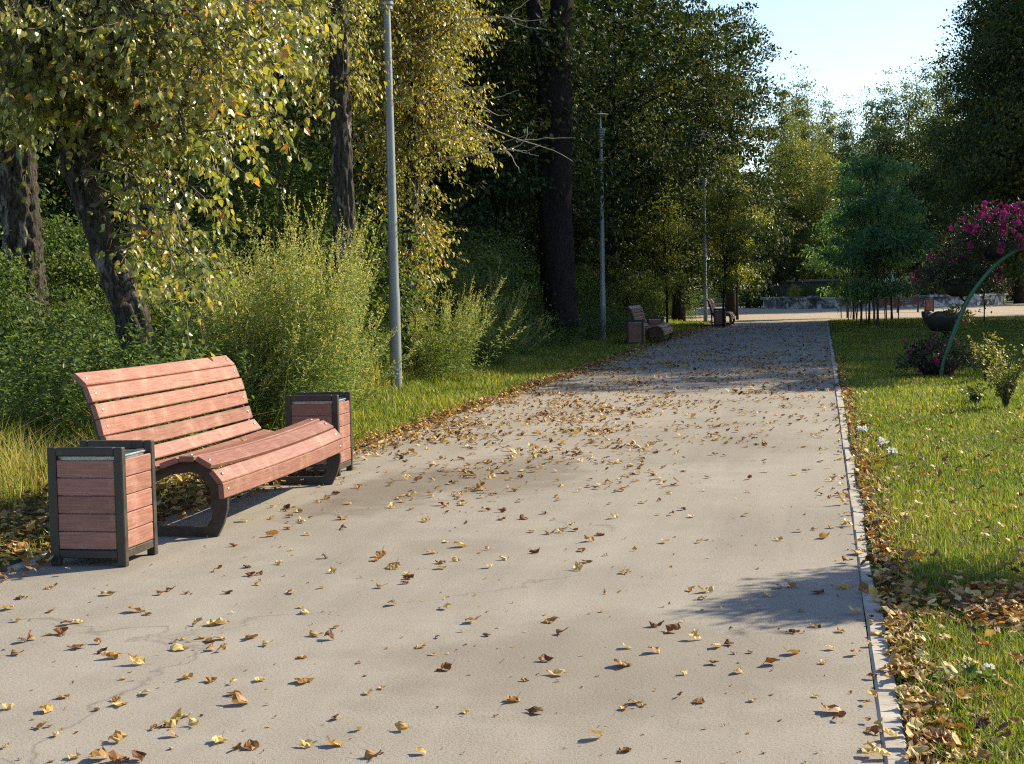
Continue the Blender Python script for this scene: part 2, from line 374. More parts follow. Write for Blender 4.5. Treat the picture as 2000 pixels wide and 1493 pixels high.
# ------------------------------------------------------------------ benches
PROF = [(-.92, 1.113, -.837, 1.034), (-.834, 1.022, -.796, .919), (-.784, .907, -.755, .812), (-.751, .80, -.727, .692), (-.718, .68, -.69, .575),
        (-.682, .563, -.615, .478), (-.603, .468, -.495, .448), (-.483, .45, -.366, .488), (-.345, .502, -.222, .545), (-.204, .553, -.099, .553),
        (-.072, .548, .026, .491), (.031, .467, .097, .386), (.100, .376, .106, .272)]
BL = 2.87
def plank_mesh(x0, z0, x1, z1, sag, warp):
    t = Vector((x1-x0, z1-z0)); w = t.length; t /= w; nn = Vector((-t.y, t.x))
    if nn.x < 0 and abs(nn.x) > abs(nn.y): nn = -nn
    if nn.y < 0 and abs(nn.y) >= abs(nn.x): nn = -nn
    th, b = .036, .006
    sec = [(b, 0), (w-b, 0), (w, -b), (w, -th+b), (w-b, -th), (b, -th), (0, -th+b), (0, -b)]
    sec = [(x0+t.x*a+nn.x*c, z0+t.y*a+nn.y*c) for a, c in sec]
    ns = 9; V = []
    for i in range(ns):
        u = -1+2*i/(ns-1); s = -sag*(1-u*u)+warp*u*abs(u)
        V += [(x, u*BL/2, z+s) for x, z in sec]
    k = 8; F = [[i*k+j, i*k+(j+1) % k, (i+1)*k+(j+1) % k, (i+1)*k+j] for i in range(ns-1) for j in range(k)]
    F += [list(range(k))[::-1], [(ns-1)*k+j for j in range(k)]]
    mb = MB().add(V, F)
    return mb.mesh('plank', M_plank_y), Vector((x0+x1, 0, z0+z1))/2, nn
def strip(mb, pts, wid, y, th):
    p = np.array(pts, float); t = unit(np.gradient(p, axis=0)); nr = np.stack([-t[:, 1], t[:, 0]], -1); w = np.broadcast_to(wid, (len(p),))[:, None]/2
    a, b = p+nr*w, p-nr*w; n = len(p)
    V = np.concatenate([np.c_[a[:, 0], np.full(n, y-th), a[:, 1]], np.c_[b[:, 0], np.full(n, y-th), b[:, 1]],
                        np.c_[a[:, 0], np.full(n, y+th), a[:, 1]], np.c_[b[:, 0], np.full(n, y+th), b[:, 1]]])
    F = []
    for i in range(n-1):
        F += [[i, i+1, n+i+1, n+i], [2*n+i, 3*n+i, 3*n+i+1, 2*n+i+1], [i, 2*n+i, 2*n+i+1, i+1], [n+i, n+i+1, 3*n+i+1, 3*n+i]]
    F += [[0, n, 3*n, 2*n], [n-1, 3*n-1, 4*n-1, 2*n-1][::1]]
    F[-1] = [n-1, 2*n-1+0, 4*n-1, 3*n-1]
    mb.add(V, F)
bolt_v, bolt_f = lathe([(.0001, .006), (.008, .0055), (.011, .003), (.0125, 0)], 10)
bolt_me = MB().add(bolt_v, bolt_f).mesh('bolt', M_bolt, True)
def make_bench(loc, rz, label, bolts=True):
    root = tag(empty('park_bench', loc, rz), label, 'bench', 'slatted benches along the path')
    for i, (x0, z0, x1, z1) in enumerate(PROF):
        sag = [.002, .003, .004, .005, .006, .008, .016, .022, .026, .024, .022, .016, .012][i]
        me, c, nn = plank_mesh(x0, z0, x1, z1, sag+abs(rng.normal())*.002, rng.normal()*.004)
        p = put('plank', me, root); note(root, p)
        if bolts and not 6 <= i <= 8:
            for sy in (-1, 1):
                q = Vector((nn.x, 0, nn.y)); b = put('bolt', bolt_me, p, Vector((c.x, sy*(BL/2-.085), c.z))+q*.0005)
                b.rotation_euler = q.to_track_quat('Z', 'Y').to_euler(); note(p, b)
    und = [(-.915, 1.06), (-.872, .985), (-.833, .88), (-.798, .77), (-.772, .67), (-.735, .55), (-.665, .435), (-.565, .385), (-.44, .40), (-.31, .455), (-.15, .475),
           (-.04, .44), (.01, .37), (.022, .29), (.022, .18)]
    wd = [.03, .05, .055, .06, .065, .075, .08, .085, .085, .075, .075, .075, .08, .08, .08]
    for sy in (-1, 1):
        mb = MB(); y = sy*(BL/2-.085)
        strip(mb, und, wd, y, .018); strip(mb, [(.056, .264), (.052, .2), (.028, .11), (-.035, .0)], [.092, .094, .09, .1], y, .0172)
        strip(mb, [(-.752, .58), (-.74, .4), (-.73, .2), (-.725, .0)], .06, y, .0165)
        strip(mb, [(-.72, .034), (-.06, .034)], .066, y, .015)
        note(root, mb.obj('leg_frame', M_steel, root))
    return root
b1 = make_bench((-4.0-.045, 9.36+BL/2, 0), R(2.0), 'terracotta slatted bench in the sun between two matching litter bins')
b2 = make_bench((-4.52, 44.6, 0), R(.5), 'dark looking slatted bench in the shade near the second lamp post', False)
b3 = make_bench((-3.72, 64.2, 0), R(.5), 'small distant slatted bench where the path meets the square', False)

# ------------------------------------------------------------------ litter bins
def bin_meshes():
    hx, hy = .243, .232
    fr = MB()
    for s in (-1, 1): box(fr, (s*(hx-.0275), 0, .36), (.055, .05, .72), .005)
    box(fr, (0, 0, .694), (2*hx-.11, .05, .052), .005); box(fr, (0, 0, .075), (2*hx-.11, .046, .05), .004)
    rl = box(MB(), (0, 0, .075), (.046, 2*hy-.1, .05), .004)
    sf = box(MB(), (0, 0, 0), (2*hx-.114, .02, .104), .004); ss = box(MB(), (0, 0, 0), (.02, 2*hy-.104, .104), .004)
    ln = MB(); a, b = hx-.045, hy-.045
    for z0, z1, o in ((.09, .655, 0),):
        for (cx, cy, sx, sy) in ((0, -b, 2*a, .006), (0, b, 2*a, .006), (-a, 0, .006, 2*b), (a, 0, .006, 2*b)):
            box(ln, (cx, cy, (z0+z1)/2), (sx, sy, z1-z0), 0)
        for (cx, cy, sx, sy) in ((0, -b, 2*a+.02, .022), (0, b, 2*a+.02, .022), (-a, 0, .022, 2*b-.03), (a, 0, .022, 2*b-.03)):
            box(ln, (cx, cy, z1+.004), (sx, sy, .012), .003)
    box(ln, (0, 0, .1), (2*a, 2*b, .01), 0)
    return (hx, hy, fr.mesh('frame', M_steel), rl.mesh('rail', M_steel), sf.mesh('slat', M_plank_x), ss.mesh('slat', M_plank_y), ln.mesh('liner', M_zinc))
BIN = bin_meshes()
def make_bin(loc, rz, label, group='slatted litter bins beside the benches'):
    hx, hy, fr, rl, sf, ss, ln = BIN
    root = tag(empty('litter_bin', loc, rz), label, 'litter bin', group)
    for s in (-1, 1):
        put('frame', fr, root, (0, s*(hy-.025), 0)); put('rail', rl, root, (s*(hx-.03), 0, 0))
        for i in range(5):
            z = .157+i*.1085
            put('slat', sf, root, (rng.normal()*.0006, s*(hy-.016)+rng.normal()*.0006, z), (rng.normal()*.002, rng.normal()*.002, 0))
            put('slat', ss, root, (s*(hx-.016)+rng.normal()*.0006, rng.normal()*.0006, z), (rng.normal()*.002, rng.normal()*.002, 0))
    put('liner', ln, root); return root
make_bin((-4.335, 8.535, 0), R(.5), 'terracotta slatted litter bin at the near end of the sunlit bench, closest to the camera')
make_bin((-4.44, 12.93, 0), R(2.2), 'terracotta slatted litter bin at the far end of the sunlit bench, before the grass verge')
make_bin((-5.13, 42.45, 0), R(.5), 'dark shaded litter bin at the near end of the bench by the second lamp post')
make_bin((-5.02, 46.6, 0), R(.5), 'litter bin at the far end of the shaded bench by the second lamp post')
make_bin((-4.07, 62.2, 0), R(.5), 'dark litter bin in front of the small distant bench, behind a thin sapling trunk')

# ------------------------------------------------------------------ street lamps
def make_lamp(loc, label, lean=(0, 0)):
    root = tag(empty('street_lamp', loc), label, 'street lamp', 'grey park lamp posts'); root.rotation_euler = (lean[1], lean[0], 0)
    v, f = lathe([(.092, 0), (.094, .02), (.090, 1.55), (.088, 1.62), (.080, 1.75), (.076, 2.8), (.066, 4.5), (.055, 6.12)], 20)
    put('pole', MB().add(v, f).mesh('pole', M_lamp, True), root)
    pr = [(.052, 6.09), (.075, 6.10)]
    for i in range(5):
        z = 6.11+i*.075; r = .082+i*.013
        pr += [(r, z), (r+.012, z+.012), (r+.012, z+.05), (r, z+.062)]
    pr += [(.14, 6.49), (.03, 6.50)]
    v, f = lathe(pr, 24); put('collar', MB().add(v, f).mesh('collar', M_lamp), root)
    v, f = lathe([(.03, 6.49), (.022, 6.5), (.02, 6.88)], 10); put('stem', MB().add(v, f).mesh('stem', M_lampcap, True), root)
    v, f = lathe([(.02, 6.85), (.05, 6.86), (.23, 6.885), (.245, 6.90), (.235, 6.918), (.1, 6.945), (.0005, 6.95)], 28)
    put('cap', MB().add(v, f).mesh('cap', M_lampcap, True), root); return root
make_lamp((-6.74, 23.5, 0), 'tall grey lamp post in the grass verge behind the sunlit bench', (0, 0))
make_lamp((-6.57, 45.94, 0), 'blue grey lamp post with ringed collar and flat disc cap beside the shaded bench', (.006, 0))
make_lamp((-5.12, 68.5, 0), 'distant dark lamp post beside the small far bench', (0, 0))

# ------------------------------------------------------------------ trees
def ridged_trunk(pts, rad, k=40, n=120, depth=.07, seed=0):
    rg = np.random.default_rng(seed); p = smooth_path(pts, n); r = np.interp(np.linspace(0, 1, n), np.linspace(0, 1, len(rad)), rad)
    v, f = tube(p, r, k); V = v.reshape(n, k, 3); c = p[:, None]
    a = np.arange(k)*2*math.pi/k; s = np.arange(n)*np.linalg.norm(p[-1]-p[0])/n
    h = np.zeros((n, k))
    for q in range(9):
        fr = rg.integers(5, 15); ph = rg.uniform(0, 6.28); wob = rg.uniform(.5, 2.2); w2 = rg.uniform(.8, 3)
        h += np.abs(np.sin(fr*a[None]*.5*2/2+ph+np.sin(s[:, None]*wob*3+ph)*w2))
    h = (h-h.mean())/h.std(); lump = np.sin(s*2.1+rg.uniform(0, 6))[:, None]*.05+np.sin(a*2+s[:, None]*1.3)*.04
    V = c + (V-c)*(1+np.clip(depth*h, -.16, .16)+lump)[..., None]
    return V.reshape(-1, 3), f
def limb(a, b, sag, r0, r1, n=8, k=5, jit=.06):
    a = np.array(a, float); b = np.array(b, float); t = np.linspace(0, 1, n)[:, None]; L = np.linalg.norm(b-a)
    p = a+(b-a)*t; p[:, 2] += (sag*L*4*t*(1-t))[:, 0]
    p[1:-1] += rng.normal(size=(n-2, 3))*jit*L*.25
    return p, np.linspace(r0, r1, n), k

# --- the leaning poplar behind the bench: trunk, limbs, twigs, single leaves
def poplar_leaf_mesh(i):
    rg = np.random.default_rng(100+i); v = OVATE[0].copy(); v[:, 2] += rg.normal(size=len(v))*.05; v[:, 1] *= rg.uniform(.85, 1.1)
    st = np.array([(-.55, .012, .05), (-.55, -.012, .05), (0, .012, 0), (0, -.012, 0)])
    mb = MB(); t = [.2, .45, .58, .7, .82, .97][i]
    mb.add(v, OVATE[1], t); mb.add(st, np.array([(0, 1, 3), (0, 3, 2)]), .8); return mb.mesh('leaf', M_poplar)
PLM = [poplar_leaf_mesh(i) for i in range(6)]
def leafy_tree(root, trunk_pts, trunk_r, ends, start_fn, mat, bark_m, tint_mu, leaf, per, twigs, n_single, tpl=OVATE, spread=.55, trunk_seed=1, tint_sd=.17, single_mats=None, droop=.9):
    V, f = ridged_trunk(trunk_pts, trunk_r, 52, 190, .085, trunk_seed)
    MB().add(V, f).obj('trunk', bark_m, root, True)
    wood = MB(); P = []; D = []; T = []
    for e in ends:
        s = start_fn(e); L = np.linalg.norm(np.array(e)-np.array(s))
        p, r, k = limb(s, e, .10, .007+.005*L, .003, 9); wood.add(*tube(p, r, k))
        tt = rng.normal()*.5*tint_sd+tint_mu
        for q in range(twigs):
            u = 1-rng.uniform(0, 1)**1.6*.75; i = u*8; i0 = min(int(i), 7); b = p[i0]+(p[i0+1]-p[i0])*(i-i0)
            d = unit(unit(p[8]-p[4])*.5+rng.normal(size=3)*.7+np.array([0, 0, -.25])); LL = spread*rng.uniform(.45, 1.15)
            tp, tr, _ = limb(b, b+d*LL, -.08, .004, .0015, 5, 3); wood.add(*tube(tp, tr, 3, False))
            m = max(2, int(per*rng.uniform(.6, 1.3))); w = np.linspace(.12, 1.02, m)
            c = np.stack([np.interp(w*4, np.arange(5), tp[:, j]) for j in range(3)], -1)
            side = unit(np.cross(d, [0, 0, 1.])+1e-6)*np.where(np.arange(m) % 2, 1, -1)[:, None]
            dd = unit(side*.6+d*.35+np.array([0, 0, -droop])+gauss(m)*.4)
            P.append(c+dd*leaf*.35); D.append(dd); T.append(np.full(m, tt)+rng.normal(size=m)*tint_sd)
    wood.obj('branches', M_twig_dark, root)
    P = np.concatenate(P); D = np.concatenate(D); T = np.clip(np.concatenate(T), 0, 1); N = len(P)
    nr = np.array([.62, -.1, .55])+gauss(N)*.7; S = leaf*rng.uniform(.65, 1.2, N)
    org = np.array(root.location)
    order = np.argsort(np.linalg.norm(P+org-np.array([0, 0, EYE]), axis=1)+np.where((P[:, 2] < 4.3), 0, 50)); near = order[:n_single]; rest = order[n_single:]
    mb = MB(); leaves(mb, tpl, P[rest], D[rest], nr[rest], S[rest], T[rest])
    cr = mb.obj('crown', mat, root); cr['kind'] = 'stuff'
    for i in near:
        X = Vector(D[i]).normalized(); Z = Vector(nr[i]); Z = (Z-X*Z.dot(X)).normalized(); Y = Z.cross(X)
        o = put('leaf', single_mats[int(np.clip(T[i]*6, 0, 5))], root)
        mm = Matrix((X, Y, Z)).transposed().to_4x4(); o.rotation_euler = mm.to_euler(); o.location = P[i]; o.scale = (S[i],)*3
    return N

def in_poly(px, py, poly):
    c = False; j = len(poly)-1
    for i in range(len(poly)):
        if (poly[i][1] > py) != (poly[j][1] > py) and px < (poly[j][0]-poly[i][0])*(py-poly[i][1])/(poly[j][1]-poly[i][1])+poly[i][0]: c = not c
        j = i
    return c
def crown_ends(poly, Y0, Y1, n, base, bias=None):
    out = []; xs = [p[0] for p in poly]; yy = [p[1] for p in poly]
    while len(out) < n:
        x, y = random.uniform(min(xs), max(xs)), random.uniform(min(yy), max(yy))
        if not in_poly(x, y, poly): continue
        if bias and random.random() > bias(x, y): continue
        out.append(np.array(at(x, y, random.uniform(Y0, Y1) if not (Y0 < 12 and x < 330 and y > 230) else random.uniform(14.9, 16.4)))-base)
    return out

YT = 14.6
base1 = np.array([gx(268, YT), YT, 0.0])
tp1 = [np.array(at(x, y, YT))-base1 for x, y in ((262, 640), (205, 480), (150, 330), (100, 150), (62, 0), (30, -160), (0, -400), (-10, -640))]
tp1 = [np.array([.05, 0, -.1]), tp1[0]*np.array([.55, 1, .55])+np.array([.03, 0, 0])] + tp1
root = tag(empty('poplar_tree', base1), 'leaning poplar with rough dark trunk and glossy yellowing leaves behind the bench', 'tree')
poly1 = [(-150, -60), (600, -60), (620, 60), (610, 110), (560, 160), (590, 270), (510, 250), (480, 360), (500, 420), (440, 480), (400, 560), (330, 620), (300, 590), (300, 430), (255, 300), (150, 215), (60, 240), (-150, 230)]
ends1 = crown_ends(poly1, 11.4, 15.8, 360, base1, lambda x, y: 1.0 if y < 300 else .45)
ends1 += [np.array([rng.normal()*1.9-.8, rng.normal()*1.7-.2, rng.uniform(5.2, 9.0)]) for _ in range(45)]
T1 = np.array(tp1)
def start1(e):
    z = min(max(e[2]+rng.uniform(-.2, 1.3), 1.7), 7.8); i = np.argmin(np.abs(T1[:, 2]-z)); j = min(i+1, len(T1)-1) if T1[i, 2] < z else max(i-1, 0)
    a, b = T1[i], T1[j]; t = 0 if abs(b[2]-a[2]) < 1e-6 else (z-a[2])/(b[2]-a[2]); return a+(b-a)*t
nleaf1 = leafy_tree(root, tp1, [.21, .175, .158, .145, .132, .12, .10, .085, .065, .04], ends1, start1, M_poplar, M_bark_poplar, .54, .082, 8, 9, 300, single_mats=PLM)

# --- second poplar trunk at the edge of the picture
Y0 = 17.5; base0 = np.array([gx(52, Y0), Y0, 0.0])
tp0 = [np.array([.0, 0, -.1])]+[np.array(at(x, y, Y0))-base0 for x, y in ((55, 620), (40, 430), (28, 250), (20, 80), (10, -100), (0, -400), (-5, -700))]
root = tag(empty('poplar_tree', base0), 'thick upright poplar trunk with furrowed bark standing in shrubs beyond the near bin', 'tree')
poly0 = [(-160, -40), (190, -40), (220, 140), (140, 260), (90, 330), (-160, 300)]
T0 = np.array(tp0)
def start0(e):
    z = min(max(e[2]+rng.uniform(.2, 1.2), 2.6), 8.5); return np.array([np.interp(z, T0[:, 2], T0[:, 0]), np.interp(z, T0[:, 2], T0[:, 1]), z])
ends0 = crown_ends(poly0, 15.5, 18.5, 55, base0)+[np.array([rng.normal()*2-1, rng.normal()*2, rng.uniform(6, 10)]) for _ in range(45)]
leafy_tree(root, tp0, [.27, .24, .225, .21, .2, .18, .13, .06], ends0, start0, M_poplar, M_bark_poplar, .42, .085, 7, 7, 0, trunk_seed=4)

# --- yellow leaved birch behind the first lamp, with bare pale twigs
Y3 = 26.5; base3 = np.array([gx(800, Y3), Y3, 0.0])
tp3 = [np.array([0, 0, -.1])]+[np.array(at(x, y, Y3))-base3 for x, y in ((797, 600), (800, 450), (806, 330), (812, 200), (822, 60), (830, -120), (835, -400), (836, -700))]
root = tag(empty('birch_tree', base3), 'birch with golden yellow leaves and pale bare twigs behind the first lamp post', 'tree')
poly3 = [(620, -50), (930, -50), (945, 90), (905, 130), (955, 190), (900, 210), (985, 285), (940, 315), (900, 330), (860, 420), (900, 500), (830, 560), (790, 600), (770, 460), (720, 340), (640, 260), (600, 120)]
T3 = np.array(tp3)
def start3(e):
    z = min(max(e[2]+rng.uniform(-.4, .8), 1.2), 10.5); return np.array([np.interp(z, T3[:, 2], T3[:, 0]), np.interp(z, T3[:, 2], T3[:, 1]), z])
ends3 = crown_ends(poly3, 24.6, 28.5, 330, base3, lambda x, y: 1.0 if y < 320 else .45)
ends3 += [np.array([rng.normal()*1.4, rng.normal()*1.4, rng.uniform(6.8, 12)]) for _ in range(45)]
leafy_tree(root, tp3, [.15, .135, .13, .125, .12, .11, .09, .06, .03], ends3, start3, M_yellow, M_bark_birch, .44, .085, 9, 9, 0, tpl=DIAMOND, spread=.6, trunk_seed=9, tint_sd=.2)
TW = [[(830, 40), (900, 42), (1005, 50), (1045, 58), (1088, 58)], [(1005, 50), (1050, 70), (1088, 78)], [(1005, 50), (1050, 20), (1105, 0), (1150, -20)], [(925, 20), (940, 60), (965, 82)],
      [(830, 120), (880, 165), (940, 205), (985, 232), (1010, 233)], [(940, 205), (1000, 196), (1030, 188)], [(820, 170), (880, 210), (960, 250), (1040, 285), (1090, 300), (1142, 327)],
      [(815, 330), (900, 310), (1010, 300), (1045, 280), (1050, 258)], [(1010, 300), (1050, 303), (1077, 292)], [(1030, 285), (1090, 282), (1147, 284)], [(1020, 300), (1072, 314)], [(880, 250), (960, 280), (1020, 282), (1062, 266)],
      [(905, 178), (960, 176), (1000, 170)], [(995, 290), (1020, 320), (1035, 345)]]
for w in TW:
    n = 14; p = smooth_path([np.array(at(x, y, 25.6))-base3+np.array([0, -(x-830)*.004, 0]) for x, y in w], n)
    p[1:-1] += gauss(n-2)*.008
    r0 = .016 if len(w) > 4 else .010
    MB().add(*tube(p, np.linspace(r0, .0035, n), 5)).obj('bare_branch', M_twig, root)

# --- generic crowns: leaf clumps through the crown volume, limbs reaching them
def crown(mb, blobs, nclump, per, leaf, cr, tmu, tsd, tpl=DIAMOND, flat=.55, shell=.45, droop=.35, clump_pts=None):
    vol = np.array([b[3]*b[4]*b[5] for b in blobs])**.8; vol = vol/vol.sum(); C = []
    for b, w in zip(blobs, vol):
        n = max(1, int(nclump*w)); d = unit(gauss(n)); rr = rng.uniform(0, 1, n)**shell
        C.append(np.array(b[:3])+d*rr[:, None]*np.array(b[3:6]))
    C = np.concatenate(C); n = len(C); K = rng.poisson(per, n)+3; idx = np.repeat(np.arange(n), K); N = len(idx)
    ctr = np.average([b[:3] for b in blobs], axis=0, weights=vol)
    out = unit((C-ctr)*np.array([1, 1, .6]))
    off = gauss(N)*cr*(rng.uniform(.55, 1.25, n)[idx])[:, None]
    off[:, 2] = off[:, 2]*flat-np.abs((off*out[idx]).sum(-1))*droop*.6
    P = C[idx]+off; d = unit(out[idx]*.5+gauss(N)*.7+np.array([0, 0, -droop])); nr = np.array([0, 0, .8])+out[idx]*.5+gauss(N)*.6
    t = np.clip(tmu+(rng.normal(size=n)*tsd*.7)[idx]+rng.normal(size=N)*tsd, 0, 1)
    leaves(mb, tpl, P, d, nr, leaf*rng.uniform(.65, 1.25, N), t); return C
def generic(kind, h, rad, z0, ntr, leafm, barkm, nclump, per, leaf, cr, tmu, tsd, trunk_r, seed, tpl=DIAMOND, lean=.02, flat=.55, droop=.35, core=True):
    global rng
    keep = rng; rng = np.random.default_rng(seed)
    T = [np.array([rng.normal()*lean*z, rng.normal()*lean*z, z]) for z in np.linspace(-.1, h*.93, 8)]; T[0] = np.array([0, 0, -.1]); T = smooth_path(T, 30)
    tr = MB(); tr.add(*tube(T, trunk_r*np.linspace(1, .12, 30)*np.where(np.arange(30) < 2, 1.15, 1), 12))
    bl = []
    zs = np.linspace(z0, h, max(5, int((h-z0)/1.5)))
    for z in zs:
        u = (z-z0)/(h-z0); env = rad*kind(u)
        for q in range(2 if env > .8 else 1):
            a = rng.uniform(0, 6.28); o = env*rng.uniform(.15, .5); s = env*rng.uniform(.55, .8)
            bl.append((o*math.cos(a), o*math.sin(a), z, s, s, max(.5, s*.55)))
    mb = MB(); C = crown(mb, bl, nclump, per, leaf, cr, tmu, tsd, tpl, flat, .45, droop)
    pick = rng.choice(len(C), min(len(C), 46), replace=False)
    for i in pick:
        z = min(max(C[i][2]-rng.uniform(.3, 1.8), z0*.6), h*.88); s = np.array([np.interp(z, T[:, 2], T[:, 0]), np.interp(z, T[:, 2], T[:, 1]), z]); L = np.linalg.norm(C[i]-s)
        p, r, k = limb(s, C[i], .05, .012+trunk_r*.05*L**.5, .008, 7, 5); tr.add(*tube(p, r, 4, False))
    rng = keep
    return tr.mesh('trunk', barkm, True), mb.mesh('crown', leafm)
broad = lambda u: .62+.55*math.sin(math.pi*min(1, u*1.05))**.8 if u < .9 else .45
oval = lambda u: .3+.85*math.sin(math.pi*(.12+.82*u))
spire = lambda u: .18+.9*(1-u)**.75*min(1, .45+u*3)
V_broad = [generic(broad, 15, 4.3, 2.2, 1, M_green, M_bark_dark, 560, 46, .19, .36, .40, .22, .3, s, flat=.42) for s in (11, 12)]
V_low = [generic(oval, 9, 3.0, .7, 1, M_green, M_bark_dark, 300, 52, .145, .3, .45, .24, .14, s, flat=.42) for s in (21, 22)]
V_bush = [generic(oval, 3.4, 1.7, .15, 1, M_shrub, M_twig_dark, 150, 62, .085, .24, .45, .24, .05, s, droop=.5) for s in (31, 32, 33)]
V_lime = [generic(oval, 15, 3.1, 3.2, 1, M_lime, M_bark_birch, 300, 60, .2, .42, .45, .22, .17, s) for s in (41,)]
V_far = [generic(spire, 26, 3.3, 5, 1, M_far, M_bark_birch, 380, 60, .30, .6, .45, .22, .22, s, flat=.9) for s in (51, 52)]
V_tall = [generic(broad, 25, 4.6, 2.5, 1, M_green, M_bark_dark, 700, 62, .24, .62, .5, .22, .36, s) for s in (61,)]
V_feather = [generic(spire, 7.0, 2.0, 1.5, 1, M_feather, M_twig_dark, 120, 34, .24, .24, .5, .24, .045, s, tpl=NARROW, droop=.55, flat=.28) for s in (71, 72)]
V_sap = [generic(oval, 6.2, 1.35, 1.9, 1, M_lime, M_bark_dark, 130, 55, .105, .26, .42, .2, .05, s) for s in (81,)]
def plant(var, name, x, y, label, cat, group, sc=1.0, rz=None, sz=None):
    r = empty(name, (x, y, 0), (abs(x)*37.31+y*11.17) % 6.283 if rz is None else rz); r.scale = (sc, sc, sz or sc)
    tag(r, label, cat, group); put('trunk', var[0], r); put('crown', var[1], r); return r

# wood along the path, far side of the bench
GW = 'trees of the wood beside the path'
wood = [(1192, 55.5, 0, 1.05), (1325, 72, 1, 1.0), (1428, 84, 0, 1.1), (985, 47, 1, 1.0), (900, 40, 0, .95), (560, 36, 1, .95), (420, 31, 0, .9), (235, 27, 1, .9), (70, 30, 0, 1.0), (-120, 33, 1, 1.0),
        (330, 43, 0, 1.05), (700, 46, 1, 1.05), (830, 56, 0, 1.1), (1120, 62, 1, 1.1), (1270, 80, 0, 1.2), (80, 46, 1, 1.1), (520, 54, 0, 1.2), (1010, 70, 1, 1.25), (-250, 48, 0, 1.1), (650, 66, 1, 1.3), (330, 62, 0, 1.3), (860, 78, 1, 1.4), (1180, 95, 0, 1.35)]
for px, Y, v, s in wood:
    plant(V_broad[v], 'woodland_tree', gx(px, Y), Y, 'broad dark green tree crowding the wood behind the weeds', 'tree', GW, s)
low = [(-12.6, 34, 1, .8), (-13.2, 39, 0, .85), (-12.8, 45, 1, .9), (-11.6, 51, 0, .85), (-10.5, 57, 1, .85), (-9.6, 63, 0, .85), (-9.2, 70, 1, .95), (-8.6, 79, 0, 1.0), (-8.5, 90, 1, 1.1),
       (-12.4, 29.5, 0, .8), (-13.6, 25.5, 1, .8), (-13.0, 22.5, 0, .7), (-14.8, 21.5, 1, .75), (-16.5, 24, 0, .8), (-14.6, 31, 1, .85), (-17.5, 28, 0, .95), (-19, 33, 1, 1.0), (-16.5, 37, 0, 1.0)]
for X, Y, v, s in low:
    plant(V_low[v], 'understory_tree', X, Y, 'low leafy tree branching to the ground under the tall wood', 'tree', 'low trees under the wood', s)
bush = [(20, 16.6, 0, .55), (120, 16.8, 1, .5), (205, 18.4, 2, .6), (330, 17.8, 0, .6), (60, 18.5, 1, .85), (180, 20, 2, .9), (-70, 16, 1, .7), (430, 22, 0, .8), (540, 23.5, 1, .95), (610, 25, 2, .95), (500, 26, 2, 1.1),
        (690, 27, 0, .75), (800, 30.5, 1, .8), (850, 31.5, 2, .85), (880, 34, 0, 1.0), (940, 38, 1, .9), (1010, 43, 2, .9), (1100, 49, 0, .8), (1170, 54, 1, .8), (1245, 60, 2, .75), (1262, 63, 1, .65), (1330, 74, 2, .8), (1225, 56, 0, .7)]
for px, Y, v, s in bush:
    plant(V_bush[v], 'shrub', gx(px, Y), Y, 'green leafy shrub at the foot of the wood', 'shrub', 'shrubs at the foot of the wood', s)

plant(V_bush[1], 'shrub', gx(555, 25), 25, 'big sunlit green bush above the tall mugwort clump', 'shrub', None, 1.4)
plant(V_bush[2], 'shrub', gx(470, 26.5), 26.5, 'bright green bush half hidden by hanging poplar leaves', 'shrub', None, 1.45)
for q, px in enumerate(range(1385, 2080, 38)):
    plant(V_bush[q % 3], 'shrub', gx(px, 158+4*(q % 4)), 158+4*(q % 4), 'dark shrub closing the foot of the wood beyond the square', 'shrub', 'shrubs beyond the square', 1.25)
# old double trunked tree
Y4 = 40.5; b4 = np.array([gx(1096, Y4), Y4, 0.0])
root = tag(empty('old_tree', b4), 'massive black double trunked tree left of the second lamp post', 'tree')
mb = MB()
for pts, rr in (([(1098, 640), (1090, 500), (1088, 380), (1092, 250), (1088, 120), (1098, 0), (1105, -150), (1100, -500)], [.5, .42, .385, .37, .34, .3, .22, .1]),
                ([(1082, 560), (1078, 420), (1070, 260), (1068, 180), (1052, 80), (1040, 0), (1010, -160), (960, -420)], [.4, .33, .29, .25, .22, .2, .15, .06]),
                ([(1072, 210), (1050, 165), (1010, 150), (960, 152)], [.12, .09, .06, .03]), ([(1070, 200), (1040, 190), (1020, 165)], [.09, .06, .03])):
    P4 = [np.array(at(x, y, Y4))-b4 for x, y in pts]; V, f = ridged_trunk(P4, rr, 28, 90, .05, 17); mb.add(V, f)
mb.obj('trunk', M_bark_dark, root, True)
mb = MB(); bl = [(-1.6+np.clip(rng.normal(), -1.5, 1.0)*1.7, rng.normal()*1.8+.8, rng.uniform(7, 17), 1.5, 1.6, 1.0) for _ in range(16)]+[(rng.uniform(-2.8, 1.0), rng.uniform(.8, 2.5), rng.uniform(2.5, 6), 1.1, .9, .8) for _ in range(7)]
crown(mb, bl, 480, 70, .14, .4, .42, .22); mb.obj('crown', M_green, root)

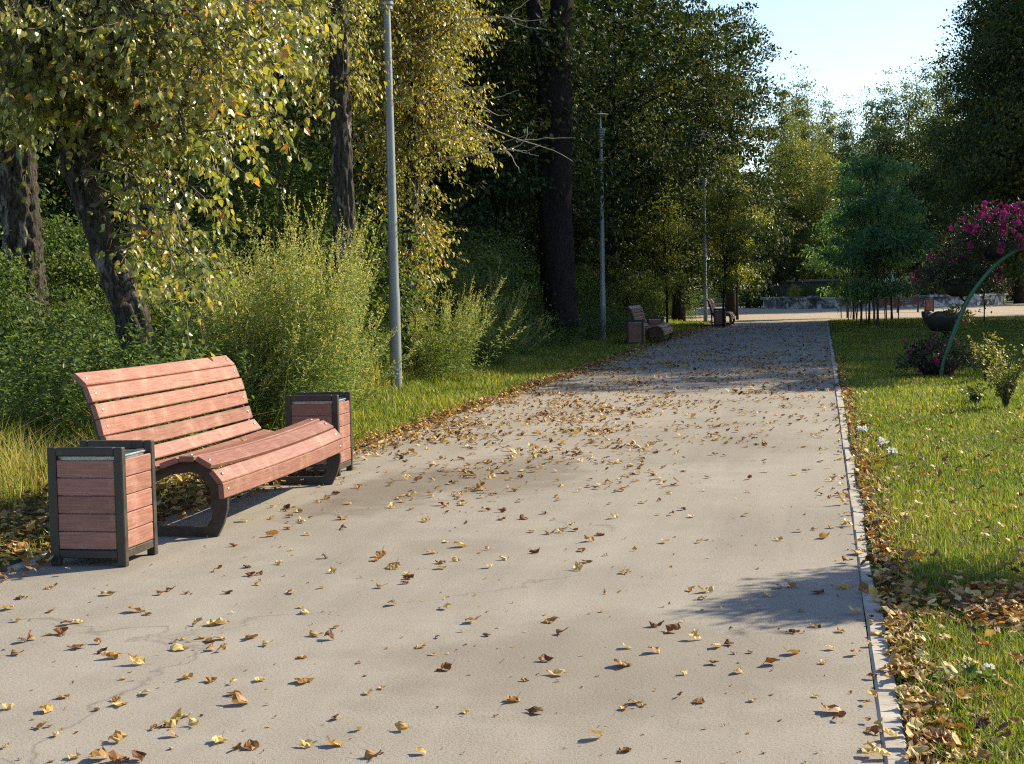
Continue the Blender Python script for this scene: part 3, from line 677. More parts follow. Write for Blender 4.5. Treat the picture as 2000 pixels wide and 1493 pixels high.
# pale trunk between mugwort and birch
Y2 = 22.5; b2v = np.array([gx(676, Y2), Y2, 0.0])
root = tag(empty('poplar_tree', b2v), 'grey poplar trunk rising between the tall mugwort and the first lamp post', 'tree')
tp2 = [np.array([0, 0, -.1])]+[np.array(at(x, y, Y2))-b2v for x, y in ((676, 560), (672, 430), (668, 300), (664, 180), (660, 40), (658, -120), (655, -500))]
T2 = np.array(tp2)
def start2(e):
    z = min(max(e[2]+rng.uniform(-.3, .8), 3.6), 9); return np.array([np.interp(z, T2[:, 2], T2[:, 0]), np.interp(z, T2[:, 2], T2[:, 1]), z])
ends2 = crown_ends([(520, -50), (760, -50), (740, 130), (700, 200), (610, 190), (530, 120)], 21, 24, 70, b2v)+[np.array([rng.normal()*1.6, rng.normal()*1.6, rng.uniform(6.5, 11)]) for _ in range(40)]
leafy_tree(root, tp2, [.19, .165, .155, .15, .145, .14, .12, .05], ends2, start2, M_yellow, M_bark_poplar, .35, .085, 8, 7, 0, tpl=DIAMOND, trunk_seed=6)

# slim planted trees by the far benches
for px, Y, lab in ((1303, 61.7, 'slim planted sapling beyond the shaded bench'), (1413, 60.4, 'slim planted sapling rising in front of the distant bin')):
    plant(V_sap[0], 'sapling', gx(px, Y), Y, lab, 'sapling', 'saplings planted along the path', 1.0)
plant(V_sap[0], 'sapling', gx(1440, 74), 74, 'leafy young tree with sunlit leaves overhanging the far bench', 'tree', None, 1.25)
# staked feathery trees on the lawn side
GF = 'staked feathery young trees beside the square'
for i, (px, Y, v, s) in enumerate(((1655, 74, 0, 1.0), (1667, 69, 1, 1.05), (1682, 64, 0, 1.0), (1697, 61, 1, 1.05), (1714, 58, 0, 1.12), (1742, 68, 1, 1.15))):
    plant(V_feather[v], 'feathery_tree', gx(px, Y), Y, 'slender dark green feathery tree in the staked clump left of the back-turned bench', 'tree', GF, s)
    for q in (-1, 1):
        x = gx(px, Y)+q*rng.uniform(.14, .3); p = np.array([(x, Y+q*.1, -.05), (x+rng.normal()*.03, Y+q*.1, .55), (x+rng.normal()*.05, Y+q*.1, rng.uniform(.9, 1.35))])
        o = MB().add(*tube(p-np.array([x, Y, 0]), [.028, .027, .024], 6)).obj('wooden_stake', M_stake, None, loc=(x, Y, 0))
        tag(o, 'thin wooden stake beside a feathery young tree trunk', 'stake', 'stakes of the feathery trees')
# thin sapling at the right edge of the square
Ys = 62; root = tag(empty('sapling', (gx(1922, Ys), Ys, 0)), 'thin bare sapling with few leaves at the lawn edge right of the bowls', 'sapling')
mb = MB(); p = np.array([(0, 0, -.05), (.01, 0, .7), (-.02, 0, 1.4), (.02, 0, 2.1)]); mb.add(*tube(smooth_path(p, 10), np.linspace(.03, .012, 10), 6)); mb.obj('trunk', M_bark_dark, root)
mb = MB(); leaves(mb, DIAMOND, np.c_[rng.normal(size=60)*.18, rng.normal(size=60)*.18, rng.uniform(.3, 2.2, 60)], gauss(60), gauss(60), .11, rng.uniform(.2, .7, 60)); mb.obj('crown', M_shrub, root)

# far side of the square
for i, (px, Y, s, lab) in enumerate(((1556, 132, 1.0, 'sunlit yellow green tree at the end of the dark wood, above the stone ring'), (1612, 140, .95, 'smaller sunlit yellow green tree right of its twin, in front of the far birches'))):
    plant(V_lime[0], 'lime_tree', gx(px, Y), Y, lab, 'tree', None, s)
for i, (px, Y, s) in enumerate(((1530, 160, .88), (1572, 172, .96), (1618, 180, .92), (1660, 178, .86), (1700, 188, .95), (1738, 182, .98), (1772, 190, 1.04), (1805, 185, 1.04), (1845, 180, 1.1), (1560, 190, .98), (1645, 196, .88), (1722, 200, .98), (1605, 200, .9))):
    plant(V_far[i % 2], 'birch_tree', gx(px, Y), Y, 'tall slender hazy green birch in the far wood beyond the square', 'tree', 'birches of the far wood', s)
for i, (px, Y, s) in enumerate(((1940, 118, .93), (1992, 112, 1.1), (2058, 108, 1.2), (1900, 140, .84), (2030, 130, 1.2), (2110, 122, 1.2), (1985, 146, 1.08))):
    plant(V_tall[0], 'woodland_tree', gx(px, Y), Y, 'towering dark tree of the wood right of the square', 'tree', 'tall trees right of the square', s)
for px, Y, s in ((1790, 140, 1.2), (1840, 134, 1.1), (1890, 128, 1.1), (1950, 122, 1.1), (2010, 118, 1.1), (1740, 150, 1.2), (1690, 152, 1.2), (1640, 150, 1.1), (1590, 148, 1.1), (1545, 140, 1.1), (1500, 130, 1.1), (1460, 115, 1.1)):
    plant(V_low[int(px) % 2], 'understory_tree', gx(px, Y), Y, 'dark low tree at the edge of the wood behind the stone ring', 'tree', 'low trees behind the square', s)
for q, px in enumerate(range(1290, 2160, 62)):
    plant(V_low[q % 2], 'understory_tree', gx(px, 205+9*(q % 3)), 205+9*(q % 3), 'dark low tree closing the far end of the wood', 'tree', 'low trees at the far end of the wood', 1.7)
for q, px in enumerate(range(-120, 1290, 78)):
    Y = 92+13*(q % 3); plant(V_low[q % 2], 'understory_tree', gx(px, Y), Y, 'dark low tree deep inside the wood beside the path', 'tree', 'low trees deep in the wood', 1.25)
# trees standing to the right, outside the picture, whose shade falls over path and lawn
for x, y, s, v in ((11.8, 37.0, .9, V_broad[0]), (18.5, 41, .85, V_broad[1]), (12.6, 48.8, 1.0, V_tall[0]), (13.0, 55, 1.04, V_tall[0]), (13.6, 61, 1.0, V_tall[0]), (14.2, 67, 1.05, V_tall[0]), (16.4, 76, 1.0, V_tall[0]),
                (20.5, 52, 1.1, V_tall[0]), (21, 60, 1.1, V_tall[0]), (22, 68, 1.1, V_tall[0]), (27, 54, 1.1, V_tall[0]), (28, 63, 1.15, V_tall[0])):
    plant(v, 'woodland_tree', x, y, 'broad green tree on the lawn right of the path, outside the photograph', 'tree', 'trees shading the lawn', s)

# ------------------------------------------------------------------ weeds and grass
def weed_stems(mb, wood, bx, by, h, lean, leaf, nl, spike, tmu, tpl, lsd=.2, mat=0):
    for x, y, hh, (lx, ly) in zip(bx, by, h, lean):
        t = np.linspace(0, 1, 7)[:, None]; p = np.array([[x, y, 0]])+np.c_[lx*t**1.6, ly*t**1.6, hh*t]
        wood.add(*tube(p, np.linspace(.006, .0015, 7), 3, False), .75)
        m = int(nl*hh); u = rng.uniform(.08, .8 if spike else 1.0, m); c = np.stack([np.interp(u*6, np.arange(7), p[:, j]) for j in range(3)], -1)
        a = rng.uniform(0, 6.28, m); d = np.c_[np.cos(a), np.sin(a), rng.normal(size=m)*.35+.15]; off = rng.uniform(.01, .11, m)*(1.2-u)
        leaves(mb, tpl, c+d*off[:, None], d+gauss(m)*.25, np.array([0, 0, 1.])+gauss(m)*.4, leaf*rng.uniform(.6, 1.3, m), np.clip(tmu-.12+u*.15+rng.normal(size=m)*lsd*.6, 0, 1), mat)
        if spike:
            for q in range(7):
                u0 = rng.uniform(.52, .86) if q else .82; b = np.array([np.interp(u0*6, np.arange(7), p[:, j]) for j in range(3)]); a = rng.uniform(0, 6.28)
                L = hh*rng.uniform(.10, .2) if q else hh*.19; dv = unit(np.array([math.cos(a)*.35, math.sin(a)*.35, 1.0])+np.array([lx, ly, 0])/hh*.7) if q else unit(p[-1]-p[-2])
                k = int(20*L/.25)+3; w = rng.uniform(0, 1, k); c = b+dv*(L*w)[:, None]+gauss(k)*.006
                leaves(mb, DIAMOND, c, gauss(k)*.8+dv, gauss(k), .022*rng.uniform(.6, 1.4, k), np.clip(rng.normal(.74, .16, k), 0, 1), mat)
def mugwort(name, px0, px1, Y0, Y1, n, hfun, label, tmu=.36, tufts=9):
    cx = gx((px0+px1)/2, (Y0+Y1)/2); cy = (Y0+Y1)/2; root = tag(empty(name, (cx, cy, 0)), label, 'weed', 'tall weed clumps on the verge')
    mb, wd = MB(), MB(); tp = rng.uniform(px0, px1, tufts); ty = rng.uniform(Y0, Y1, tufts); th = rng.uniform(.72, 1.04, tufts); tl = rng.normal(size=(tufts, 2))*.16
    q = rng.integers(0, tufts, n); px = tp[q]+rng.normal(size=n)*15; Y = ty[q]+rng.normal(size=n)*.15
    bx = np.array([gx(a, b) for a, b in zip(px, Y)])-cx; h = np.array([hfun(a) for a in px])*th[q]*rng.uniform(.45, 1.1, n)
    lean = np.c_[(px-(px0+px1)/2)/(px1-px0)*.55+tl[q, 0]+rng.normal(size=n)*.28+.14, tl[q, 1]+rng.normal(size=n)*.22]
    weed_stems(mb, wd, bx, Y-cy, h, lean, .075, 58, True, tmu, NARROW, .26)
    mb.obj('foliage', M_weed, root); wd.obj('stems', M_weed, root)['kind'] = 'stuff'; return root
mugwort('mugwort', 440, 625, 15.2, 17.4, 190, lambda p: 2.85-abs(p-560)*.003, 'tall seeding mugwort clump rising behind the bench back', .36, 12)
mugwort('mugwort', 365, 470, 15.0, 17.0, 90, lambda p: 1.55+.006*(p-375), 'shorter green mugwort clump between the leaning poplar and the tall clump', .3, 7)
mugwort('mugwort', 585, 660, 16.2, 18.6, 90, lambda p: 2.5, 'slanting mugwort clump with tan seed spikes beside the first lamp post', .42, 6)
mugwort('mugwort', 815, 895, 25.5, 28.5, 110, lambda p: 1.9, 'straggly seeding weed clump just beyond the first lamp post', .4, 6)
mugwort('mugwort', 890, 1010, 29, 35, 110, lambda p: 2.1, 'pale seeding weed clump before the dark wood', .38, 6)
mugwort('mugwort', 650, 700, 19.5, 22.0, 40, lambda p: 1.2, 'thin greenish weed clump left of the first lamp post base', .42, 5)
# nettles in a long mass along the foot of the wood
mb, wd = MB(), MB(); n = 2600; Y = 18+(62-18)*rng.uniform(0, 1, n)**1.2; off = rng.uniform(0, 1, n); bx = np.interp(Y, [18, 23, 27, 62], [-7.4, -7.2, -6.75, -6.3])-off*3.0+.3*np.sin(Y*1.9)*(1-off)
h = (.6+1.2*off**.55)*rng.uniform(.55, 1.2, n)*np.where(Y < 22, .8, 1)
weed_stems(mb, wd, bx, Y, h, rng.normal(size=(n, 2))*.14, .085, 34, False, .5, DIAMOND, .3)
tag(mb.obj('weeds', M_nettle), kind='stuff'); tag(wd.obj('weed_stems', M_nettle), kind='stuff')
mb, wd = MB(), MB(); n = 760; px = rng.uniform(-120, 400, n); Y = rng.uniform(13.2, 17.5, n); bx = np.array([gx(a, b) for a, b in zip(px, Y)])
weed_stems(mb, wd, bx, Y, rng.uniform(.35, 1.5, n), rng.normal(size=(n, 2))*.22, .07, 40, False, .45, DIAMOND, .3)
tag(mb.obj('undergrowth', M_nettle), kind='stuff'); tag(wd.obj('undergrowth_stems', M_nettle), kind='stuff')

def grass(name, n, xfun, Ya, Yb, hl, wl, tmu, tsd, seed, lean=.5, power=1.0, keepf=None):
    global rng
    k = rng; rng = np.random.default_rng(seed)
    Y = Ya*np.exp(rng.uniform(0, 1, n)**power*math.log(Yb/Ya)); x0, x1 = xfun(Y); X = x0+(x1-x0)*rng.uniform(0, 1, n)
    if keepf is not None: q = keepf(X, Y, rng.uniform(0, 1, n)); X, Y = X[q], Y[q]; n = len(X)
    a = rng.uniform(0, 6.28, n); pat = np.sin(X*2.1+1.3*np.sin(Y*.9))*np.sin(Y*1.3+.7*np.sin(X*1.7))
    h = hl(X, Y)*rng.uniform(.45, 1.25, n)*(1+.25*pat); w = wl*np.clip(Y/9, .9, 5.0)*rng.uniform(.7, 1.3, n)
    d = np.c_[np.cos(a), np.sin(a)]; side = np.c_[-np.sin(a), np.cos(a)]*w[:, None]*.5; ln = np.abs(rng.normal(size=n))*lean*h
    z = np.zeros(n)
    b0 = np.c_[np.c_[X, Y]-side, z]; b1 = np.c_[np.c_[X, Y]+side, z]
    mid = np.c_[X, Y]+d*(ln*.3)[:, None]; m0 = np.c_[mid-side*.8, h*.55]; m1 = np.c_[mid+side*.8, h*.55]; tip = np.c_[np.c_[X, Y]+d*ln[:, None], h*.95]
    V = np.stack([b0, b1, m1, m0, tip], 1).reshape(-1, 3); i = (np.arange(n)*5)[:, None]
    t = np.clip(tmu+.17*pat+rng.normal(size=n)*tsd+np.where(rng.uniform(0, 1, n) < .15, .4, 0), 0, 1)
    mb = MB().add(V, [i+np.array([[0, 1, 2, 3]]), i+np.array([[3, 2, 4]])], np.repeat(t, 5))
    rng = k; return tag(mb.obj(name, M_grass), kind='stuff')
def bare(X, Y, u):    # thin the grass over the bare patch and near the kerb
    d = ((X-.9)/.34)**2+((Y-7.55)/.5)**2
    return (u < np.clip(d-.5, .06, 1))*1 & (rng.uniform(0, 1, len(X)) < np.clip((X-RX-.06)/.28, .1, 1)) > 0
grass('lawn_grass', 170000, lambda Y: (RX+.09+0*Y, .135*Y+1.2), 4.3, 70, lambda X, Y: .068+0*X, .0048, .40, .18, 5, .6, 1.0, bare)
grass('verge_grass', 100000, lambda Y: (-7.9+0*Y, LX-.08-.1*np.abs(np.sin(Y*1.7)+.5*np.sin(Y*4.1))), 3.0, 70, lambda X, Y: .10+.09*np.clip((-X-5.6)/1.2, 0, 1.6), .006, .45, .2, 6, .55, 1.0, lambda X, Y, u: u < np.clip(np.maximum((Y-13.5)/3, (6.5-Y)/2), .13, 1))
grass('tall_dry_grass', 60000, lambda Y: (-9.5-.12*Y, -5.6-.055*np.minimum(Y, 30)), 9.5, 60, lambda X, Y: .4+.25*np.sin(X*2.3+Y)*np.sin(Y*1.7), .006, .74, .28, 8, .8)

# ------------------------------------------------------------------ fallen leaves
def fallen_mesh(i, n=6, m=5):
    rg = np.random.default_rng(300+i); u = np.linspace(0, 1, n); L = []
    wid = np.interp(u, [0, .12, .3, .55, .8, 1], [.04, .34, .44, .34, .16, .0]); fl = .35 if i % 2 else 1.0; curl = rg.uniform(.5, 2.4)*rg.choice([1, 1, 1, -1])*fl; roll = rg.uniform(-1.2, 1.6)*fl; V = []
    ph = rg.uniform(0, 6.28)
    for q in range(n):
        for k in np.linspace(-1, 1, m):
            y = k*wid[q]; x = u[q]-.5; ang = curl*k*wid[q]*1.3
            yy = math.sin(ang)/(curl*1.3); zz = (1-math.cos(ang))/(curl*1.3)
            z2 = zz+roll*.42*(x+.1)**2+.07*math.sin(8*x+7*y+ph)+.05*rg.normal()*abs(k)
            V.append((x+.03*rg.normal(), yy*(1+.12*rg.normal()), z2))
    V = np.array(V); V[:, 2] -= V[:, 2].min()-.005
    F = [[q*m+k, q*m+k+1, (q+1)*m+k+1, (q+1)*m+k] for q in range(n-1) for k in range(m-1)]
    return V, np.array(F), rg
FM = [fallen_mesh(i) for i in range(14)]; FLO = [fallen_mesh(i, 5, 3) for i in range(14)]
def stalk(rg, V):
    a = V[2]; e = a+np.array([-.38, rg.normal()*.12, rg.uniform(0, .18)]); return np.array([a+(0, .014, .0), a-(0, .014, 0), e-(0, .01, 0), e+(0, .01, 0)]), np.array([[0, 1, 2, 3]])
tints = [.12, .32, .52, .72, .92]
words5 = ['dark brown curled', 'rusty brown curled', 'golden brown curled', 'pale yellow crumpled', 'straw coloured crumpled']
FME = {}
for i, (V, F, rg) in enumerate(FM):
    sv, sf = stalk(rg, V)
    for c in range(5):
        mb = MB(); mb.add(V, F, np.clip(tints[c]+rg.normal(size=len(V))*.05, 0, 1)); mb.add(sv, sf, .3); FME[i, c] = mb.mesh('fallen_leaf', M_dry)
PX = [(110,1145),(40,1170),(95,1150),(210,1163),(335,1155),(318,1162),(445,1160),(570,1160),(1210,1158),(1182,1160),(1350,1155),(1520,1150),(1645,1150),(100,1196),(12,1192),(30,1215),(130,1222),(150,1218),(265,1196),(288,1201),(385,1222),(412,1222),(430,1220),(595,1198),(1000,1178),(868,1190),(1175,1196),(92,1242),(60,1250),(42,1256),(120,1240),(190,1258),(150,1268),(35,1280),(200,1276),(218,1287),(265,1298),(340,1256),(356,1250),(392,1248),(412,1252),(432,1250),(410,1271),(432,1274),(490,1249),(525,1262),(590,1286),(618,1243),(642,1249),(820,1266),(846,1280),(950,1243),(856,1247),(1100,1240),(925,1217),(1075,1216),(240,1328),(365,1328),(410,1333),(456,1336),(506,1331),(592,1334),(700,1296),(718,1356),(746,1346),(1025,1331),(1066,1292),(1215,1303),(1220,1267),(1275,1276),(1396,1299),(1335,1318),(1440,1316),(1506,1300),(1550,1279),(1466,1276),(1400,1266),(1426,1261),(1356,1250),(1592,1362),(1620,1270),(1606,1297),(1470,1371),(1330,1363),(1366,1372),(1240,1376),(1220,1386),(1255,1381),(1045,1393),(1000,1371),(910,1393),(700,1428),(785,1427),(1165,1444),(1220,1469),(820,1473),(730,1481),(650,1457),(602,1459),(465,1466),(490,1461),(426,1451),(340,1416),(320,1421),(300,1426),(365,1401),(335,1440),(382,1418),(230,1448),(95,1421),(115,1438),(80,1423),(125,1363),(226,1369),(236,1379),(286,1358),(190,1388),(90,1391),(14,1386),(10,1462),(145,1483),(190,1486),(230,1490),(270,1486),(100,1489),(656,1406),(450,1359),(466,1376),(1710,1433),(1640,1408),(1622,1392),(455,1068),(570,1076),(632,1091),(742,1088),(734,1096),(600,1046),(650,1119),(490,1126),(506,1123),(546,1103),(426,1116),(770,1111),(758,1109),(800,1131),(746,1149),(790,1141),(936,1081),(985,1094),(1130,1114),(1220,1121),(1182,1086),(896,1069),(860,1101),(1046,1081),(1380,1056),(1368,1061),(1300,1061),(1520,1056),(1240,1076),(1150,1058),(980,1001),(870,1060),(1545,1148),(1500,1165),(1640,1235),(1590,1225),(1480,1112),(1565,1195),(1600,1160)]
pts = [(g.x, g.y) for g in (ground_at(x, y) for x, y in PX)]
# scattered leaves: denser further up the path and towards the verge
def dens(x, y):
    u = (x-LX)/(RX-LX); d = 2.6+8*np.clip((y-8.5)/5, 0, 1)
    d = d+62*np.exp(-((y-17.5)/5)**2)*np.exp(-((u-.26)/.3)**2)+34*np.exp(-((y-30)/10)**2)
    d = d+np.where(y < 14, 0, 120*np.exp(-(u/.07)**2))
    return d*(.22+2.0*(np.sin(x*3.1+1.7*np.sin(y*1.3))*np.sin(y*2.3+x)*.5+.5)**2)
Yc = rng.uniform(7.2, 62, 60000); Xc = rng.uniform(LX, RX, 60000); A = (RX-LX)*54.8
okk = rng.uniform(0, 1, 60000) < dens(Xc, Yc)*A/60000
okk &= ~((Yc < 9.5) & (rng.uniform(0, 1, 60000) < .5))
rest = list(zip(Xc[okk], Yc[okk])); rest.sort(key=lambda q: q[1])
for y in rng.uniform(4.4, 7.2, 14): rest.insert(0, (rng.uniform(-3, .1), y))
n_ind = 300-len(pts)-30
pts += rest[:n_ind]; rest = rest[n_ind:]
edge = [(RX+.07+abs(rng.normal())*.13, y) for y in rng.uniform(5.0, 7.8, 30)]
groups = ['dark brown fallen leaves', 'rusty fallen leaves', 'golden fallen leaves', 'pale yellow fallen leaves', 'straw coloured fallen leaves']
def place_leaf(x, y, z, where, lab=None, size=None):
    c = rng.choice(5, p=[.14, .19, .22, .26, .19]); i = rng.integers(0, 14); s = size or rng.choice([rng.uniform(.028, .05), rng.uniform(.05, .075), rng.uniform(.065, .098)], p=[.3, .45, .25])
    o = put('fallen_leaf', FME[i, c], None, (x, y, z), (rng.normal()*.22, rng.normal()*.22, rng.uniform(0, 6.28)), s)
    rm = np.array(o.rotation_euler.to_matrix()); o.location.z -= (FM[i][0] @ rm.T)[:, 2].min()*s-.0006
    tag(o, lab or f'{words5[c]} dry leaf lying {where}', 'leaf', None if lab else groups[c]+' '+where); return o
for x, y in pts: place_leaf(x, y, .001, 'on the bare path')
for x, y in edge: place_leaf(x, y, .026+rng.uniform(0, .012), 'in the leaf drift along the kerb')
o = place_leaf(-4.42, 11.05, .475, '', 'small yellow leaf lying on the bench seat under the lowest back slat', .06)
o = place_leaf(-4.46, 11.75, .485, '', 'second yellow leaf on the bench seat, nearer its far end', .05)
def leaf_mass(name, P, smin=.036, smax=.078):
    mb = MB(); P = np.array(P); n = len(P); which = rng.integers(0, 14, n)
    for i in range(28):
        q = np.where((which == i % 14) & ((P[:, 1] < 9.5) == (i < 14)))[0]
        if not len(q): continue
        V, F, _ = FM[i] if i < 14 else FLO[i-14]; k = len(V); N = len(q); a = rng.uniform(0, 6.28, N); s = rng.uniform(smin, smax, N)
        tx, ty = rng.normal(size=N)*.3, rng.normal(size=N)*.3; ca, sa = np.cos(a), np.sin(a)
        W = V[None]*s[:, None, None]; z = W[..., 2]+tx[:, None]*W[..., 0]+ty[:, None]*W[..., 1]
        v = np.stack([W[..., 0]*ca[:, None]-W[..., 1]*sa[:, None], W[..., 0]*sa[:, None]+W[..., 1]*ca[:, None], z-z.min(1, keepdims=True)], -1)+P[q][:, None]
        t = np.array(tints)[rng.choice(5, N, p=[.14, .19, .22, .26, .19])]+rng.normal(size=N)*.06
        mb.add(v.reshape(-1, 3), (F[None]+(np.arange(N)*k)[:, None, None]).reshape(-1, 4), np.repeat(np.clip(t, 0, 1), k))
    return tag(mb.obj(name, M_dry), kind='stuff')
mass = [(x, y, .002) for x, y in rest]
Y = 4.3*np.exp(rng.uniform(0, 1, 2000)*math.log(34/4.3)); mass += [(RX+.10+abs(rng.normal())*(.14 if y < 8 else .11)*(.6+.6*abs(math.sin(y*1.9))), y, .006+rng.uniform(0, .022)) for y in Y]
Y = rng.uniform(7, 60, 2200); mass += [(LX-.02-abs(rng.normal())*.16+abs(rng.normal())*.22*(rng.uniform() < .6), y, .008+rng.uniform(0, .04)) for y in np.r_[Y, rng.uniform(11, 34, 1500)]]
mass += [(rng.uniform(-5.9, -4.55), rng.uniform(2.5, 14.4), .006+rng.uniform(0, .03)) for _ in range(2700)]
mass += [(rng.uniform(-7.6, -5.2), rng.uniform(3, 16), .02+rng.uniform(0, .06)) for _ in range(2900)]
mass += [(.9+rng.normal()*.2, 7.55+rng.normal()*.3, .02+rng.uniform(0, .04)) for _ in range(330)]
mass += [(RX+.2+abs(rng.normal())*1.3, y, .05+rng.uniform(0, .03)) for y in 4.6*np.exp(rng.uniform(0, 1, 560)*math.log(20/4.6))]
mass += [(RX+rng.uniform(-.06, .10), 4.5*math.exp(rng.uniform()*2.0), .012) for _ in range(110)]
leaf_mass('fallen_leaves', mass)
leaf_mass('leaf_fragments', [(rng.uniform(LX, RX), 4.4*math.exp(rng.uniform()*math.log(5)), .001) for _ in range(900)], .006, .022)
a = np.arange(24)*2*math.pi/24; rr = 1+.22*np.sin(a*3+1)+.12*np.sin(a*5)
tag(MB().add(np.r_[[(.9, 7.55, .03)], np.c_[0.9+.32*rr*np.cos(a), 7.55+.42*rr*np.sin(a), np.full(24, .012)]], np.array([(0, i+1, (i+1) % 24+1) for i in range(24)])).obj('bare_ground', M_bare, None, True), kind='structure')

# ------------------------------------------------------------------ flower stand with bowls
def bowl_mesh(r, hgt):
    def md(q, a): return (0*a, (.30*hgt*(np.abs(np.cos(a*3))-.5) if q in (5, 6) else (.12*hgt*(np.abs(np.cos(a*3))-.5) if q in (4, 7) else 0*a)))
    v, f = lathe([(.001, 0), (r*.45, 0), (r*.62, hgt*.12), (r*.84, hgt*.45), (r*.95, hgt*.75), (r, hgt), (r*.97, hgt), (r*.88, hgt*.8), (r*.001, hgt*.74)], 48, md)
    return MB().add(v, f).mesh('bowl', M_bowl, True)
def flower_mesh(i):
    rg = np.random.default_rng(500+i); V = [(0, 0, -.35)]; 
    for k in range(10):
        an = k*math.pi/5; r = 1.0 if k % 2 == 0 else .72; V.append((r*math.cos(an), r*math.sin(an), .18+rg.normal()*.1))
    mb = MB().add(np.array(V)*.5, np.array([(0, k+1, (k+1) % 10+1) for k in range(10)]), [.15]+[.45+.25*i]*10); return mb.mesh('flower', M_petal)
FLW = [flower_mesh(i) for i in range(3)]
def petunia(loc, r, hgt, nfl, label, seed, drop=.3, fsize=.075, side=None, tm=M_petunia, tmu=.4, ymin=-9):
    rg = np.random.default_rng(seed); root = tag(empty('petunia_plant', loc), label, 'flowering plant', 'petunias of the flower stand')
    n = int((1500 if seed < 20 else 4200)*(r/.5)**2); d = unit(rg.normal(size=(n, 3))); d[:, 2] = np.abs(d[:, 2])*1.0-drop*rg.uniform(0, 1, n); rr = rg.uniform(.35, 1, n)**.6*(1+.25*np.sin(d[:, 0]*7+seed)*np.sin(d[:, 1]*6))
    P = d*rr[:, None]*np.array([r, r, hgt]); P[:, 1] = np.maximum(P[:, 1], ymin-.03*rg.uniform(0, 1, n)); mb = MB(); leaves(mb, DIAMOND, P, d+rg.normal(size=(n, 3))*.6, np.array([0, 0, 1.])+rg.normal(size=(n, 3))*.6, .06*rg.uniform(.6, 1.3, n), np.clip(tmu+rg.normal(size=n)*.15, 0, 1))
    mb.obj('foliage', tm, root)
    k = 0
    while k < nfl:
        v = unit(rg.normal(size=3)); v[2] = abs(v[2])-drop*rg.uniform(0, 1)
        if side is not None and np.dot(v, side) < rg.uniform(-.6, .6): continue
        if v[1] > .55 or v[1]*r < ymin: continue
        o = put('flower', FLW[rg.integers(0, 3)], root, v*np.array([r, r, hgt])*rg.uniform(.92, 1.12), Vector(v+rg.normal(size=3)*.35+np.array([0, -.4, 0])).to_track_quat('Z', 'Y').to_euler(), fsize*rg.uniform(.7, 1.2)); k += 1
    return root
SB = Vector((1.92, 26.05, 0))
def stand(base, rz, label, sfx):
    root = tag(empty('flower_stand', base, rz), label, 'flower stand', 'curved flower stands')
    st = [(0, 0, -.05), (.05, 0, .25), (.13, 0, .5), (.27, 0, .88), (.47, 0, 1.33), (.72, 0, 1.68), (.95, 0, 1.92), (1.22, 0, 2.1), (1.5, 0, 2.2)]
    p = smooth_path(st, 40); MB().add(*tube(p, .036, 12)).obj('pipe', M_greenpipe, root, True)
    bw = []
    for (x, z, r, hg) in ((.08, .78, .345, .30), (.36, 1.36, .30, .26), (1.0, 1.98, .34, .28)):
        put('bowl', bowl_mesh(r, hg), root, (x, .40, z), (0, 0, rng.uniform(0, 1)))
        i = int(np.argmin(np.abs(p[:, 2]-z+.1))); q = p[i]
        MB().add(*tube(smooth_path([q, ((q[0]+x)/2, .2, (q[2]+z)/2-.03), (x, .40, z+.01)], 8), .016, 6)).obj('bracket', M_bowl, root)
        bw.append((x, .40, z+hg*.75))
    return root, bw
_, bw = stand(SB, 0, 'curved green pipe stand carrying black scalloped flower bowls on the lawn', 0)
P3 = [SB+Vector(b) for b in bw]
petunia(P3[0]+Vector((.24, .0, 0.02)), .26, .24, 9, 'small petunia with bright pink flowers spilling from the lowest bowl', 1, .7, .085, (1, -.2, 0), M_rose, .4)
petunia(P3[1]+Vector((-.05, 0, .06)), 0.76, .56, 60, 'trailing dark red petunia in the middle bowl', 2, .45, .075, ymin=-.33)
petunia(P3[2]+Vector((.1, 0, .08)), .92, .66, 240, 'dense magenta petunia in the topmost bowl', 3, .38, .12, (.75, -.3, .5))
# bowl on the ground at the foot of the stand
g = tag(put('flower_bowl', bowl_mesh(.36, .3), None, SB+Vector((.0, .5, .0))), 'black flower bowl standing on the grass at the foot of the curved stand', 'flower bowl')
petunia(SB+Vector((.0, .5, .30)), .66, .5, 26, 'dark leaved petunia with purple flowers in the bowl on the grass', 4, .55, .08, (-.6, -.5, -.3))
# the stand outside the picture that throws the round shade on the path
S2 = Vector((4.15, 10.55, 0)); _, bw2 = stand(S2, math.pi, 'curved flower stand on the near lawn, outside the photograph', 1)
rot = Matrix.Rotation(math.pi, 4, 'Z')
for i, (b, r, hh) in enumerate(zip(bw2, (.42, .52, .64), (.34, .5, .72))):
    petunia(S2+rot @ Vector(b)+Vector((0, 0, .05)), r, hh, 12, ('petunia in the low bowl of the near stand, outside the photograph', 'petunia in the middle bowl of the near stand, outside the photograph', 'petunia in the top bowl of the near stand, outside the photograph')[i], 20+i, .5)

